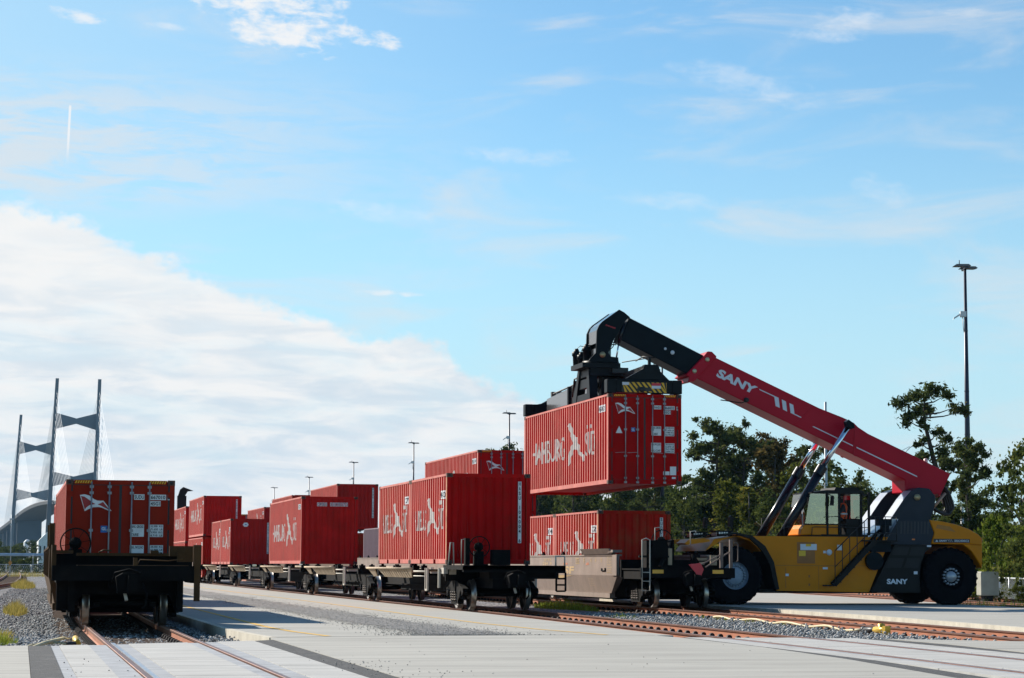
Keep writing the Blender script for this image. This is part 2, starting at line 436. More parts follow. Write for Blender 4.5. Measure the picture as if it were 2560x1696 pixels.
TIEM = mat('timber_sleeper', (0.095, 0.052, 0.03), 0.95, var=0.35, vscale=5, bump=0.4, bscale=30)
BALL = mat('ballast', (0.20, 0.20, 0.205), 1.0, var=0.45, vscale=16, bump=1.0, bscale=26, spec=0.1)
def cells(m, scale):
    nt = m.node_tree; N = nt.nodes; L = nt.links; b = N['Principled BSDF']
    tc = N.new('ShaderNodeTexCoord'); v = N.new('ShaderNodeTexVoronoi'); v.inputs['Scale'].default_value = scale; L.new(tc.outputs['Object'], v.inputs['Vector'])
    sp = N.new('ShaderNodeSeparateColor'); L.new(v.outputs['Color'], sp.inputs[0])
    r = N.new('ShaderNodeMapRange'); r.inputs[3].default_value = .35; r.inputs[4].default_value = 1.75; L.new(sp.outputs[0], r.inputs[0])
    mx = N.new('ShaderNodeMix'); mx.data_type = 'RGBA'; mx.blend_type = 'MULTIPLY'; mx.inputs[0].default_value = 1
    src = b.inputs['Base Color'].links[0].from_socket; L.new(src, mx.inputs[6]); L.new(r.outputs[0], mx.inputs[7]); L.new(mx.outputs[2], b.inputs['Base Color'])
    bp = N.new('ShaderNodeBump'); bp.inputs['Strength'].default_value = 1; bp.inputs['Distance'].default_value = .06; bp.invert = True
    L.new(v.outputs['Distance'], bp.inputs['Height']); L.new(bp.outputs[0], b.inputs['Normal'])
cells(BALL, 14)
STONE = mat('ballast_stone', (0.30, 0.295, 0.29), 0.95, var=0.5, vscale=2.4, spec=0.2)
DIRT = mat('ground_dirt', (0.13, 0.12, 0.07), 1.0, var=0.35, vscale=0.4, dirt=(0.07, 0.085, 0.03), dirt_amt=0.8, dirt_scale=0.15, spec=0.1)

def structure(name, mb, m, **k):
    return mb.build(name, m, kind='structure', **k)

# ------------------------------------------------------------------ centre lines of the tracks (Y, X)
T1 = [(-8, 2.27), (48, 2.27), (60, 2.42), (420, 7.6)]
T2 = [(8, 11.2), (20, 12.4), (25, 12.7), (30, 12.95), (38, 13.08), (45, 13.22), (52, 13.42), (60, 13.45), (75, 13.38), (100, 13.3), (420, 13.3)]
T3 = [(8, 14.6), (25, 17.2), (37.4, 18.3), (43, 18.72), (50, 19.22), (58, 19.5), (67, 19.8), (75, 19.78), (420, 19.75)]
T4 = [(30, 27.5), (45, 30.2), (55, 31.8), (70, 33.7), (85, 35.6), (105, 38.3), (140, 41), (420, 46)]
T5 = [(a, b + 4.6) for a, b in T4]
T0 = [(20, -14), (60, -6.6), (110, -2.7), (150, -0.5), (193, 0.0), (236, 0.25), (420, 0.6)]
def resample(tr, y0, y1, step):
    ys = np.arange(y0, y1 + 1e-6, step); return [(float(y), lerp_smooth(tr, float(y))) for y in ys]
def lerp_smooth(tr, y, w=4.0):
    return (lerp_path(tr, y - w) + lerp_path(tr, y) * 2 + lerp_path(tr, y + w)) / 4
RAILP = [(-0.07, -0.17), (0.07, -0.17), (0.07, -0.158), (0.012, -0.135), (0.010, -0.045), (0.036, -0.034), (0.036, -0.004), (0.03, 0.0), (-0.03, 0.0), (-0.036, -0.004), (-0.036, -0.034), (-0.010, -0.045), (-0.012, -0.135), (-0.07, -0.158)]
def rail_mb(path):
    mb = MB(); n = len(RAILP); vs = []
    for i, (y, x) in enumerate(path):
        for (a, b) in RAILP: vs.append((x + a, y, b))
    fs = []; mi = []
    for i in range(len(path) - 1):
        for k in range(n):
            fs.append((i * n + k, i * n + (k + 1) % n, (i + 1) * n + (k + 1) % n, (i + 1) * n + k)); mi.append(1 if 5 <= k <= 9 else 0)
    fs.append(tuple(range(n))); mi.append(0)
    mb.v = vs; mb.f = fs; mb.m = mi; mb.sm = [False] * len(fs)
    return mb
def clip(mb, x, y, s):
    # arched rail clip on its plate, s = side
    mb.box(x + s * 0.05, y - 0.075, -0.172, x + s * 0.20, y + 0.075, -0.150)
    p = [(0.075, -0.15), (0.085, -0.105), (0.12, -0.085), (0.165, -0.10), (0.185, -0.15)]
    mb.prism([(x + s * a, b) for a, b in p], 'y', y - 0.045, y + 0.045)
def track(label, tr, y0, y1, clips=None, ties=None, step=4.0):
    t = thing('railway_track', label, 'railway track', (lerp_path(tr, y0), y0, 0), 0, 'railway tracks of the yard')
    org = t.location
    for s in (-0.753, 0.753):
        rail_mb([(y, x + s) for y, x in resample(tr, y0, y1, step)]).build('rail', [RUST, RAILTOP], t, org)
    if clips:
        mb = MB(); y = clips[0]
        while y < clips[1]:
            x = lerp_smooth(tr, y)
            for s in (-0.753, 0.753):
                clip(mb, x + s, y, -1); clip(mb, x + s, y, 1)
            y += 0.61
        mb.build('rail_clips', CLIPM, t, org, kind='stuff')
    if ties:
        mb = MB(); y = ties[0]
        while y < ties[1]:
            x = lerp_smooth(tr, y); j = random.uniform(-.05, .05)
            mb.box(x - 1.3 + j, y - 0.115, -0.34, x + 1.3 + j, y + 0.115, -0.172 - random.uniform(0, .008)); y += 0.61
        mb.build('sleepers', TIEM, t, org, kind='stuff')
    return t
track('rusty track running under the loaded well car on the left and over the crossing', T1, -6, 420, (37.2, 75), (36.8, 75))
track('rusty track under the spine cars with two rails ending at the road crossing', T2, 10, 420, (38.5, 180), (38.5, 120))
track('rusty track under the brown well car, passing in front of the lifting machine', T3, 12, 420, (36.5, 120), (37, 110))
track('rusty track beyond the lifting machine along the far edge of the concrete apron', T4, 35, 420, (45, 130), (45, 130))
track('farthest rusty track, just before the chain link fence on the right', T5, 35, 420, (50, 110), None)
track('dark distant track curving in from the left edge', T0, 40, 420, None, (60, 260), 6)

# ------------------------------------------------------------------ ground
mb = MB(); mb.box(-9000, -60, -3, 9000, 14000, -0.33); structure('ground', mb, DIRT)
def bed(name, tr, y0, y1, wl, wr, z=-0.205):
    mb = MB(); P = resample(tr, y0, y1, 3.0)
    L = [(x - wl, y) for y, x in P]; R = [(x + wr, y) for y, x in P]
    n = len(P); vs = [(*p, z) for p in L] + [(*p, z) for p in R]
    L2 = [(x - wl - 0.5, y, -0.34) for x, y in L]; R2 = [(x + wr + 0.5, y, -0.34) for x, y in R]
    vs += L2 + R2
    fs = []
    for i in range(n - 1):
        fs += [(i, n + i, n + i + 1, i + 1), (2 * n + i, i, i + 1, 2 * n + i + 1), (n + i, 3 * n + i, 3 * n + i + 1, n + i + 1)]
    mb.add(vs, fs); return structure(name, mb, BALL)
bed('ballast_bed', T1, 35.4, 420, 3.2, 1.72)
bed('ballast_bed_middle', T2, 36.5, 420, 1.4, 9.5, -0.21)
bed('ballast_bed_far', T4, 35, 420, 1.2, 7.5, -0.20)
bed('ballast_bed_left', T0, 40, 420, 2.2, 2.0, -0.20)

def slab(name, poly, m=CONC, z0=-0.32, z1=0.0):
    mb = MB(); mb.prism(poly, 'z', z0, z1); return structure(name, mb, m)
# apron between the left train and the spine cars (kerb on its left side)
L = [(4.33, 38.77), (4.12, 42), (4.05, 45), (4.03, 58), (4.06, 64), (4.6, 100), (9.1, 420)]
Rr = [(lerp_smooth(T2, y) - 0.753 - 0.62, y) for y in (39.66, 42, 45, 48, 52, 56, 60, 70, 80, 100, 150, 220, 420)]
slab('concrete_apron', L + Rr[::-1] + [(9.22, 39.99), (6.93, 39.7), (5.47, 39.3)])
mb = MB()
for (x0, y0), (x1, y1) in zip(L, L[1:]): mb.prism([(x0 - 0.006, y0), (x1 - 0.006, y1), (x1 + 0.13, y1), (x0 + 0.13, y0)], 'z', -0.318, 0.004)
structure('kerb', mb, KERB)
# apron under the lifting machine
L3 = [(19.9, 36.2), (20.3, 40), (20.76, 44.3), (21.25, 49.6), (21.75, 56), (21.95, 63), (21.95, 80), (21.95, 420)]
R3 = [(lerp_smooth(T4, y) - 2.0, y) for y in (36, 45, 55, 70, 85, 105, 140, 420)]
slab('concrete_apron_far', L3 + R3[::-1])
mb = MB()
for (x0, y0), (x1, y1) in zip(L3, L3[1:]): mb.prism([(x0 - 0.006, y0), (x1 - 0.006, y1), (x1 + 0.15, y1), (x0 + 0.15, y0)], 'z', -0.318, 0.004)
structure('kerb_far', mb, KERB)
# road across the foreground
def xo(tr, y, o): return (lerp_smooth(tr, y) + o, y)
slab('road', [(4.27, -6), (4.27, 24.9), (4.28, 29.9), (4.30, 37.9), (4.345, 38.75), (5.47, 39.29), (6.93, 39.69), (9.22, 39.98), (11.42, 39.66), (11.52, 38.6), (11.49, 34), (11.18, 29.5), (10.53, 24.2), (10.0, 20), (9.0, 12), (6, -6)])
slab('road_left', [(-40, -6), (0.24, -6), (0.24, 25.4), (0.28, 35.4), (-0.13, 35.12), (-6, 33), (-40, 22)])
slab('road_right', [(15.05, 36.1 + 1.55), (16.9, 36.25), (19.85, 36.15), (40, 35.9), (60, 30), (60, -6), (10, -6), (13.2, 18), (14.6, 28), (15.02, 34.8)])
def strip(name, pts, m, z0, z1): mb = MB(); mb.prism(pts, 'z', z0, z1); return structure(name, mb, m)
strip('asphalt_strip', [(0.246, -6), (0.60, -6), (0.60, 25.3), (0.62, 35.39), (0.286, 35.41), (0.246, 25.4)], ASPH, -0.3, -0.006)
strip('asphalt_strip_middle', [(3.93, -6), (4.264, -6), (4.264, 24.9), (4.274, 29.9), (4.294, 37.95), (3.945, 37.44), (3.93, 27)], ASPH, -0.3, -0.006)
A = [(11.53, 38.6), (11.50, 34), (11.19, 29.5), (10.54, 24.2), (10.01, 20), (9.01, 12)]
strip('asphalt_strip_right', A + [(9.4, 12), (10.36, 20), (11.0, 24.5), (11.52, 29.6), (11.83, 34), (11.9, 38.99)], ASPH, -0.3, -0.006)
A = [(14.62, 37.8), (14.72, 34.8), (14.36, 30.6), (13.9, 26), (13.1, 20), (12, 14)]
strip('asphalt_strip_far', A + [(12.4, 14), (13.45, 20), (14.22, 26), (14.68, 30.6), (15.03, 34.8), (15.0, 37.6)], ASPH, -0.3, -0.006)
# crossing panels: rows 2.45 m deep, rubber beside the rails
mp = MB(); mr = MB()
y = -6.0; ends = []
while y < 35: ends.append((y, min(y + 2.44, 36.2))); y += 2.45
ends = [(max(a, -6), b) for a, b in ends]
for a, b in ends[:-1]:
    mp.box(0.75, a, -0.3, 1.19, b - 0.022, -0.004); mp.box(1.83, a, -0.3, 2.78, b - 0.022, -0.004); mp.box(3.30, a, -0.3, 3.92, b - 0.022, -0.004)
a = ends[-1][0]
for x0, x1, e0, e1 in ((0.75, 1.19, 35.55, 35.75), (1.83, 2.78, 36.15, 36.7), (3.30, 3.92, 37.05, 37.42)):
    mp.prism([(x0, a), (x1, a), (x1, e1), (x0, e0)], 'z', -0.3, -0.004)
for x0, x1, e in ((0.604, 0.745, 35.5), (1.195, 1.465, 35.8), (1.62, 1.825, 36.1), (2.785, 2.95, 36.7), (3.07, 3.295, 36.95)):
    mr.box(x0, -6, -0.3, x1, e, -0.012)
structure('crossing_panels', mp, CONC2); structure('crossing_rubber', mr, RUBBER)
mp = MB(); mr = MB()
ys = [12 + 2.45 * i for i in range(11)] + [38.4]
for a, b in zip(ys, ys[1:]):
    for o0, o1 in ((-1.42, -1.0), (-0.56, 0.56), (1.0, 1.55)):
        if b > 38: bb = 38.7 - (o0 + 1.4) * 0.25
        else: bb = b - 0.024
        xa, xb = lerp_smooth(T2, a), lerp_smooth(T2, bb)
        mp.prism([(xa + o0, a), (xa + o1, a), (xb + o1, bb), (xb + o0, bb)], 'z', -0.3, -0.004)
    for o0, o1 in ((-0.99, -0.80), (-0.70, -0.57), (0.57, 0.70), (0.80, 0.99)):
        bb = min(b, 38.3); xa, xb = lerp_smooth(T2, a), lerp_smooth(T2, bb)
        mr.prism([(xa + o0, a), (xa + o1, a), (xb + o1, bb), (xb + o0, bb)], 'z', -0.3, -0.012)
structure('crossing_panels_right', mp, CONC2); structure('crossing_rubber_right', mr, RUBBER)
# steel flangeway beside the left rail of the crossing
mb = MB(); mb.box(1.56, -6, -0.012, 1.615, 36.3, 0.006); structure('crossing_guard_rail', mb, mat('galvanised', (0.5, 0.52, 0.55), 0.35, 0.8, var=0.2, vscale=5))
# painted lines
def line(name, pts, w, m=YELLOW):
    mb = MB(); n = len(pts); vs = [(x - w / 2, y, 0.005) for x, y in pts] + [(x + w / 2, y, 0.005) for x, y in pts]
    mb.add(vs, [(i, n + i, n + i + 1, i + 1) for i in range(n - 1)]); return structure(name, mb, m, fix=False)
line('road_line', [(5.44, 39.52), (5.15, 42.2), (5.0, 45.5), (5.0, 67), (5.5, 100), (7.6, 250)], 0.13)
line('road_line_far', [(10.59, 40.0), (10.15, 43.5), (9.92, 48), (9.85, 56), (9.9, 74), (9.7, 100), (9.6, 250)], 0.11)
mb = MB()
for pts in ([(4.35, 38.79), (5.47, 39.3), (6.93, 39.7), (9.22, 39.99), (11.4, 39.67)],):
    for (xa, ya), (xb, yb) in zip(pts, pts[1:]): mb.prism([(xa, ya - .012), (xb, yb - .012), (xb, yb + .012), (xa, ya + .012)], 'z', -0.1, 0.0025)
structure('road_joint', mb, mat('joint_sealant', (0.10, 0.095, 0.09), 0.9))

# ------------------------------------------------------------------ loose stones
def stones(name, pts, size, m, kind='stuff', zj=0.5):
    n = len(pts); pts = np.asarray(pts, float)
    base = np.array([(1, 0, 0), (-1, 0, 0), (0, 1, 0), (0, -1, 0), (0, 0, 1), (0, 0, -1)], float)
    V = base[None] * (size * RNG.uniform(0.55, 1.25, (n, 1, 1))) * RNG.uniform(0.6, 1.3, (n, 6, 1)) * np.array([1, 1, .75])
    a = RNG.uniform(0, 2 * PI, n); c, s = np.cos(a), np.sin(a); t = RNG.uniform(-.7, .7, n); ct, st = np.cos(t), np.sin(t)
    X = V[:, :, 0] * ct[:, None] - V[:, :, 2] * st[:, None]; Z = V[:, :, 0] * st[:, None] + V[:, :, 2] * ct[:, None]; Y = V[:, :, 1]
    V = np.stack([X * c[:, None] - Y * s[:, None], X * s[:, None] + Y * c[:, None], Z], -1) + pts[:, None, :]
    F0 = np.array([(0, 2, 4), (2, 1, 4), (1, 3, 4), (3, 0, 4), (2, 0, 5), (1, 2, 5), (3, 1, 5), (0, 3, 5)])
    F = (F0[None] + (np.arange(n) * 6)[:, None, None]).reshape(-1, 3)
    me = bpy.data.meshes.new(name); me.vertices.add(n * 6); me.vertices.foreach_set('co', V.reshape(-1)); me.loops.add(len(F) * 3)
    me.loops.foreach_set('vertex_index', F.reshape(-1)); me.polygons.add(len(F)); me.polygons.foreach_set('loop_start', np.arange(len(F)) * 3)
    me.polygons.foreach_set('loop_total', np.full(len(F), 3)); me.update(calc_edges=True); me.materials.append(m)
    o = bpy.data.objects.new(name, me); COL.objects.link(o); o['kind'] = kind; return o
def stone_mat(name, lo, hi):
    m = mat(name, lo, 0.95, var=0.2, spec=0.15); nt = m.node_tree
    g = nt.nodes.new('ShaderNodeNewGeometry'); mx = nt.nodes.new('ShaderNodeMix'); mx.data_type = 'RGBA'
    nt.links.new(g.outputs['Random Per Island'], mx.inputs[0]); mx.inputs[6].default_value = (*lo, 1); mx.inputs[7].default_value = (*hi, 1)
    nt.links.new(mx.outputs[2], nt.nodes['Principled BSDF'].inputs['Base Color']); return m
SM = stone_mat('mixed_stone', (0.12, 0.12, 0.125), (0.50, 0.49, 0.47))
SM2 = stone_mat('dust_stone', (0.10, 0.095, 0.09), (0.38, 0.37, 0.35))
def scatter(tr, y0, y1, o0, o1, dens, z, avoid=(), skew=1.0):
    area = (y1 - y0) * (o1 - o0); n = int(area * dens)
    ys = y0 + (y1 - y0) * RNG.uniform(0, 1, n) ** skew; os_ = RNG.uniform(o0, o1, n)
    out = []
    for y, o in zip(ys, os_):
        if abs(abs(o) - 0.753) < 0.10: continue
        out.append((lerp_smooth(tr, y) + o, y, z + RNG.uniform(-.02, .03)))
    return out
P = scatter(T1, 36.6, 60, -3.3, 1.72, 95, -0.205, skew=1.5)
P += scatter(T1, 60, 130, -3.4, -1.3, 40, -0.205, skew=1.3)
P = [p for p in P if not (p[0] > 0.7 and p[1] < 36.3 + (p[0] - .7) * .4)]
P += [(RNG.uniform(-2, 0.7), RNG.uniform(35.6, 37.5), -0.2 + RNG.uniform(-.02, .03)) for _ in range(420)]
P += [(4.0 + RNG.normal(0, .16) - .2, RNG.uniform(37.6, 42.5), RNG.uniform(-.2, -.09)) for _ in range(420)]
stones('gravel', P, 0.036, SM)
P = scatter(T2, 38.7, 70, -1.25, 8.6, 60, -0.21, skew=1.6)
def front(x): return 38.9 - (x - 12.2) * 0.56 if x < 15 else 37.5 - (x - 15) * 0.55
P = [p for p in P if p[1] > front(p[0]) + 0.1 and p[0] < lerp_path([(y, x) for x, y in L3], p[1]) - 0.1]
mid = [(lerp_smooth(T2, y) + o, y, -0.12 + RNG.uniform(-.05, .05)) for y, o in zip(RNG.uniform(37.9, 62, 6500), RNG.normal(3.0, .75, 6500)) ]
mid = [p for p in mid if p[1] > front(p[0]) + 0.1]
stones('gravel_middle', P + mid, 0.036, SM)
# ridge of ballast between the two tracks
mb = MB(); vs = []; fs = []; ys = np.linspace(38.6, 90, 60); k = 7
for i, y in enumerate(ys):
    for j in range(k):
        o = 1.15 + 3.9 * j / (k - 1); h = 0.085 * math.sin(PI * j / (k - 1)) + (0.0 if j in (0, k - 1) else random.uniform(-.02, .02))
        vs.append((lerp_smooth(T2, y) + o, y, -0.206 + h))
for i in range(len(ys) - 1):
    for j in range(k - 1): fs.append((i * k + j, i * k + j + 1, (i + 1) * k + j + 1, (i + 1) * k + j))
mb.add(vs, fs, 0, True); structure('ballast_ridge', mb, BALL)
# dust and grit strewn along the apron
def grit_mat():
    m = mat('strewn_grit', (0.27, 0.26, 0.25), 0.95, var=0.4, vscale=30, bump=0.4, bscale=60, spec=0.1)
    nt = m.node_tree; N = nt.nodes; L = nt.links; b = N['Principled BSDF']
    tc = N.new('ShaderNodeTexCoord'); mp = N.new('ShaderNodeMapping'); mp.inputs['Scale'].default_value = (0.9, 0.35, 1); L.new(tc.outputs['Object'], mp.inputs[0])
    n = N.new('ShaderNodeTexNoise'); n.inputs['Scale'].default_value = 1.3; n.inputs['Detail'].default_value = 10; n.inputs['Roughness'].default_value = .7; L.new(mp.outputs[0], n.inputs['Vector'])
    sp = N.new('ShaderNodeSeparateXYZ'); L.new(tc.outputs['UV'], sp.inputs[0])
    ed = N.new('ShaderNodeMath'); ed.operation = 'PINGPONG'; ed.inputs[1].default_value = 0.5; L.new(sp.outputs[0], ed.inputs[0])
    ad = N.new('ShaderNodeMath'); ad.operation = 'MULTIPLY_ADD'; ad.inputs[1].default_value = 1.5; L.new(ed.outputs[0], ad.inputs[0]); L.new(n.outputs['Fac'], ad.inputs[2])
    r = N.new('ShaderNodeMapRange'); r.inputs[1].default_value = 0.66; r.inputs[2].default_value = 0.98; r.inputs[3].default_value = 0; r.inputs[4].default_value = 0.85; L.new(ad.outputs[0], r.inputs[0])
    L.new(r.outputs[0], b.inputs['Alpha']); return m
GRIT = grit_mat()
gp = [(6.9, 9.3, 39.95), (6.75, 9.25, 44), (6.65, 9.0, 52), (6.6, 8.9, 66), (6.7, 9.0, 90), (7.3, 9.2, 140), (8.2, 9.3, 240)]
me = bpy.data.meshes.new('dust'); n = len(gp)
me.from_pydata([(a, y, 0.008) for a, b, y in gp] + [(b, y, 0.008) for a, b, y in gp], [], [(i, n + i, n + i + 1, i + 1) for i in range(n - 1)])
uv = me.uv_layers.new()
for p in me.polygons:
    for li in p.loop_indices: uv.data[li].uv = (0.0 if me.loops[li].vertex_index < n else 1.0, me.vertices[me.loops[li].vertex_index].co.y * 0.1)
me.materials.append(GRIT); o = bpy.data.objects.new('dust', me); COL.objects.link(o); o['kind'] = 'stuff'
P = []
for _ in range(9000):
    y = 39.9 + 50 * RNG.uniform(0, 1) ** 2.2; x = RNG.normal(7.9, .62)
    if x > 6.2 and x < 10: P.append((x, y, 0.008))
for _ in range(90): P.append((RNG.normal(4.4, .3), RNG.uniform(24.5, 30), 0.003))
for _ in range(40): P.append((RNG.uniform(4.3, 12), RNG.uniform(25, 39), 0.003))
for _ in range(14): P.append((RNG.normal(1.0, .35), RNG.uniform(25, 31), 0.003))
P = [p for p in P if p[0] < lerp_smooth(T2, p[1]) - 1.8 or p[1] > 39]
stones('loose_grit', P, 0.011, SM2)

# ------------------------------------------------------------------ grass
def grass(name, spots, m, h=(0.15, 0.4)):
    vs = []; fs = []
    for (cx, cy, cz, rx, ry, n, hs) in spots:
        for _ in range(n):
            a = random.uniform(0, 2 * PI); r = math.sqrt(random.random())
            x = cx + math.cos(a) * r * rx; y = cy + math.sin(a) * r * ry; hh = random.uniform(*h) * hs * (1.1 - 0.6 * r)
            b = random.uniform(0, 2 * PI); w = random.uniform(.006, .014); lean = random.uniform(.1, .55) * hh; c = random.uniform(0, 2 * PI)
            i = len(vs); dx, dy = math.cos(b) * w, math.sin(b) * w; lx, ly = math.cos(c) * lean, math.sin(c) * lean
            vs += [(x - dx, y - dy, cz), (x + dx, y + dy, cz), (x + dx * .7 + lx * .4, y + dy * .7 + ly * .4, cz + hh * .6), (x - dx * .7 + lx * .4, y - dy * .7 + ly * .4, cz + hh * .6), (x + lx, y + ly, cz + hh)]
            fs += [(i, i + 1, i + 2, i + 3), (i + 3, i + 2, i + 4)]
    me = bpy.data.meshes.new(name); me.from_pydata(vs, [], fs); me.materials.append(m); o = bpy.data.objects.new(name, me); COL.objects.link(o); o['kind'] = 'stuff'; return o
GR1 = leaf_mat('green_grass_blade', (0.10, 0.15, 0.02), (0.26, 0.30, 0.04), scale=2)
GR2 = leaf_mat('dry_grass_blade', (0.16, 0.15, 0.03), (0.42, 0.33, 0.10), scale=2)
grass('grass', [(17.3, 70.5, -0.2, .7, 3.4, 2000, 1.1), (15.9, 58.5, -0.2, .5, 1.6, 500, .6), (-0.35, 42.0, -0.3, .5, 1.3, 900, 1.1)] +
      [(18.55 + random.uniform(-.3, .1), y, -0.2, .2, .5, 60, .45) for y in (53, 55, 57, 58.5, 60, 62)] + [(33.5, y, -.2, 2.0, 4, 500, 1.2) for y in (68, 72, 60)], GR1)
grass('grass_dry', [(0.15, 67, -0.28, .32, 4, 1600, 1.1), (-0.1, 46.5, -0.3, .25, 1.5, 300, .6), (0.75, 140, -0.28, .7, 14, 2600, 1.4), (-0.4, 42.4, -0.3, .5, .8, 300, 1.0),
      (31.5, 71, -.2, .5, 3, 300, 1.3), (3, 262, -.3, 12, 6, 3000, 1.6), (0, 240, -.3, 8, 4, 1500, 1.5)], GR2, (0.2, 0.5))
# ------------------------------------------------------------------ containers
def red(name, c, **k): return mat(name, c, k.pop('rough', 0.5), var=k.pop('var', 0.13), vscale=k.pop('vscale', 1.2), streak=k.pop('streak', 0.42), dirt=k.pop('dirt', (0.22, 0.020, 0.012)), dirt_amt=0.6, dirt_scale=0.7, spec=0.03, objvar=.10, **k)
REDS = [red('container_red', (0.44, 0.006, 0.006)), red('container_red_faded', (0.45, 0.018, 0.015), streak=0.35), red('container_red_rust', (0.43, 0.014, 0.008), streak=0.4, dirt=(0.24, 0.08, 0.03)), red('container_oxide', (0.28, 0.022, 0.010), streak=.2)]
GREYC = red('container_grey', (0.15, 0.10, 0.125), dirt=(0.12, 0.08, 0.08))
CASTM = mat('corner_casting_steel', (0.10, 0.045, 0.03), 0.7, 0.2, var=.3, vscale=8)
CASTL = mat('rusty_post', (0.36, 0.13, 0.05), 0.7, var=.4, vscale=5, dirt=(0.5, .33, .2), dirt_amt=.5, dirt_scale=4)
RODM = mat('galvanised_rod', (0.30, 0.29, 0.30), 0.5, 0.5, var=.2, vscale=6)
GASK = mat('rubber_gasket', (0.018, 0.016, 0.02), 0.6)
WHITE = mat('white_paint', (0.72, 0.72, 0.72), 0.6, var=.08, vscale=4, dirt=(0.4, .36, .34), dirt_amt=.3, dirt_scale=3)
WORN = mat('worn_white_paint', (0.52, 0.48, 0.45), 0.8, var=.15, vscale=4, dirt=(0.45, .12, .08), dirt_amt=.6, dirt_scale=5)
INK = mat('black_lettering', (0.012, 0.012, 0.016), 0.5)
BLUE = mat('blue_sticker', (0.02, 0.13, 0.42), 0.5)
HAZY = mat('hazard_yellow', (0.75, 0.42, 0.02), 0.6); HAZB = mat('hazard_black', (0.015, 0.015, 0.016), 0.6)
EMBR = mat('emblem_red', (0.33, 0.008, 0.008), 0.5)
WARN = mat('warning_yellow', (0.75, 0.45, 0.02), 0.5)
CHALK = mat('sunlit_chalked_red', (0.52, 0.165, 0.135), 0.6, var=.18, vscale=1.5, streak=.3, dirt=(0.42, .09, .07), dirt_amt=.5, dirt_scale=1.1, spec=.2)  # faded red, with the sun's pale sheen put into the colour
SUN_CHALKG = mat('sunlit_chalked_grey', (0.21, .155, .18), .6, var=.15, spec=.2)  # grey counterpart, sun sheen likewise mixed into the colour
DEPTHC = 0.040
def corr_breaks(y0, y1):
    n = max(1, round((y1 - y0 - 0.09) / (0.36 if y1 - y0 < 7 else 0.316))); p = (y1 - y0 - 0.09) / n; out = []
    for i in range(n):
        b = y0 + i * p; out += [(b, 0.0), (b + .265 * p, 0.0), (b + .5 * p, DEPTHC), (b + .765 * p, DEPTHC)]
    out += [(y1 - 0.09, 0.0), (y1, 0.0)]
    return out
def side_mesh(x, sgn, br, z0, z1):
    mb = MB(); vs = []
    for (y, d) in br: vs += [(x - sgn * d, y, z0), (x - sgn * d, y, z1)]
    fs = [(2 * i, 2 * i + 2, 2 * i + 3, 2 * i + 1) for i in range(len(br) - 1)]
    if sgn < 0: fs = [f[::-1] for f in fs]
    mb.add(vs, fs)
    mb.m = [1 if br[i][1] == br[i + 1][1] == 0.0 else 0 for i in range(len(br) - 1)]  # raised flats take the paler paint, sunlit stripes put into the colour
    return mb
def wrap_on_side(sh, x, sgn, br, proud=0.004):
    """2D mesh in (y,z) wrapped on the corrugated side"""
    bm = bmesh.new(); vv = [bm.verts.new((0, p[0], p[1])) for p in sh[0]]
    for f in sh[1]:
        try: bm.faces.new([vv[i] for i in f])
        except Exception: pass
    ys = [p[0] for p in sh[0]]; a, b = min(ys), max(ys)
    for (y, d) in br:
        if a < y < b:
            bmesh.ops.bisect_plane(bm, geom=bm.verts[:] + bm.edges[:] + bm.faces[:], plane_co=(0, y, 0), plane_no=(0, 1, 0), dist=1e-5)
    for v in bm.verts: v.co.x = x - sgn * lerp_path(br, v.co.y) + sgn * proud
    bm.verts.index_update()
    return ([tuple(v.co) for v in bm.verts], [tuple(v.index for v in f.verts) for f in bm.faces])
LOGO = [(0.00, 1.42), (.03, 1.50), (.28, 1.52), (.36, 1.38), (.5, 1.12), (.62, .98), (.80, .94), (.86, .74), (.99, .62), (1.06, .40), (1.3, .28), (1.42, .12), (1.28, 0.02), (1.12, .22), (.92, .30), (.86, .48), (.55, .52), (.30, .22), (.16, -.06), (.02, -.02), (.10, .30), (.22, .56), (.42, .74), (.34, .96), (.16, 1.26)]
def company_side(L, big):
    """stencilled company name, (y,z) seen from the left side: reads from far end to near end"""
    out = []
    if big: segs = (('HAMBURG', 10.9, 5.9, 1.02, 1.82), ('SUD', 3.05, 1.75, 1.02, 1.82)); lg = (5.55, 3.1, 0.78, 2.25); dots = 2.55
    else: segs = (('HAMBURG', 5.35, 3.35, 1.0, 1.62), ('SUD', 1.35, .62, 1.0, 1.62)); lg = (3.3, 1.35, 0.80, 1.95); dots = 1.05
    for (s, ya, yb, za, zb) in segs:
        sh = text2d(s, 0.0)
        out.append(([(ya + p[0] * (yb - ya), za + p[1] * (zb - za)) for p in sh[0]], sh[1]))
    sh = tri2d(LOGO)
    out.append(([(lg[0] + p[0] / 1.42 * (lg[1] - lg[0]), lg[2] + (p[1] + .06) / 1.58 * (lg[3] - lg[2])) for p in sh[0]], sh[1]))
    zz = segs[1][4] + .1
    for k in (-.14, .14):
        y = dots + k * (1.5 if big else 1); out.append(([(y - .06, zz), (y + .06, zz), (y + .06, zz + .12), (y - .06, zz + .12)], [(0, 1, 2, 3)]))
    return out
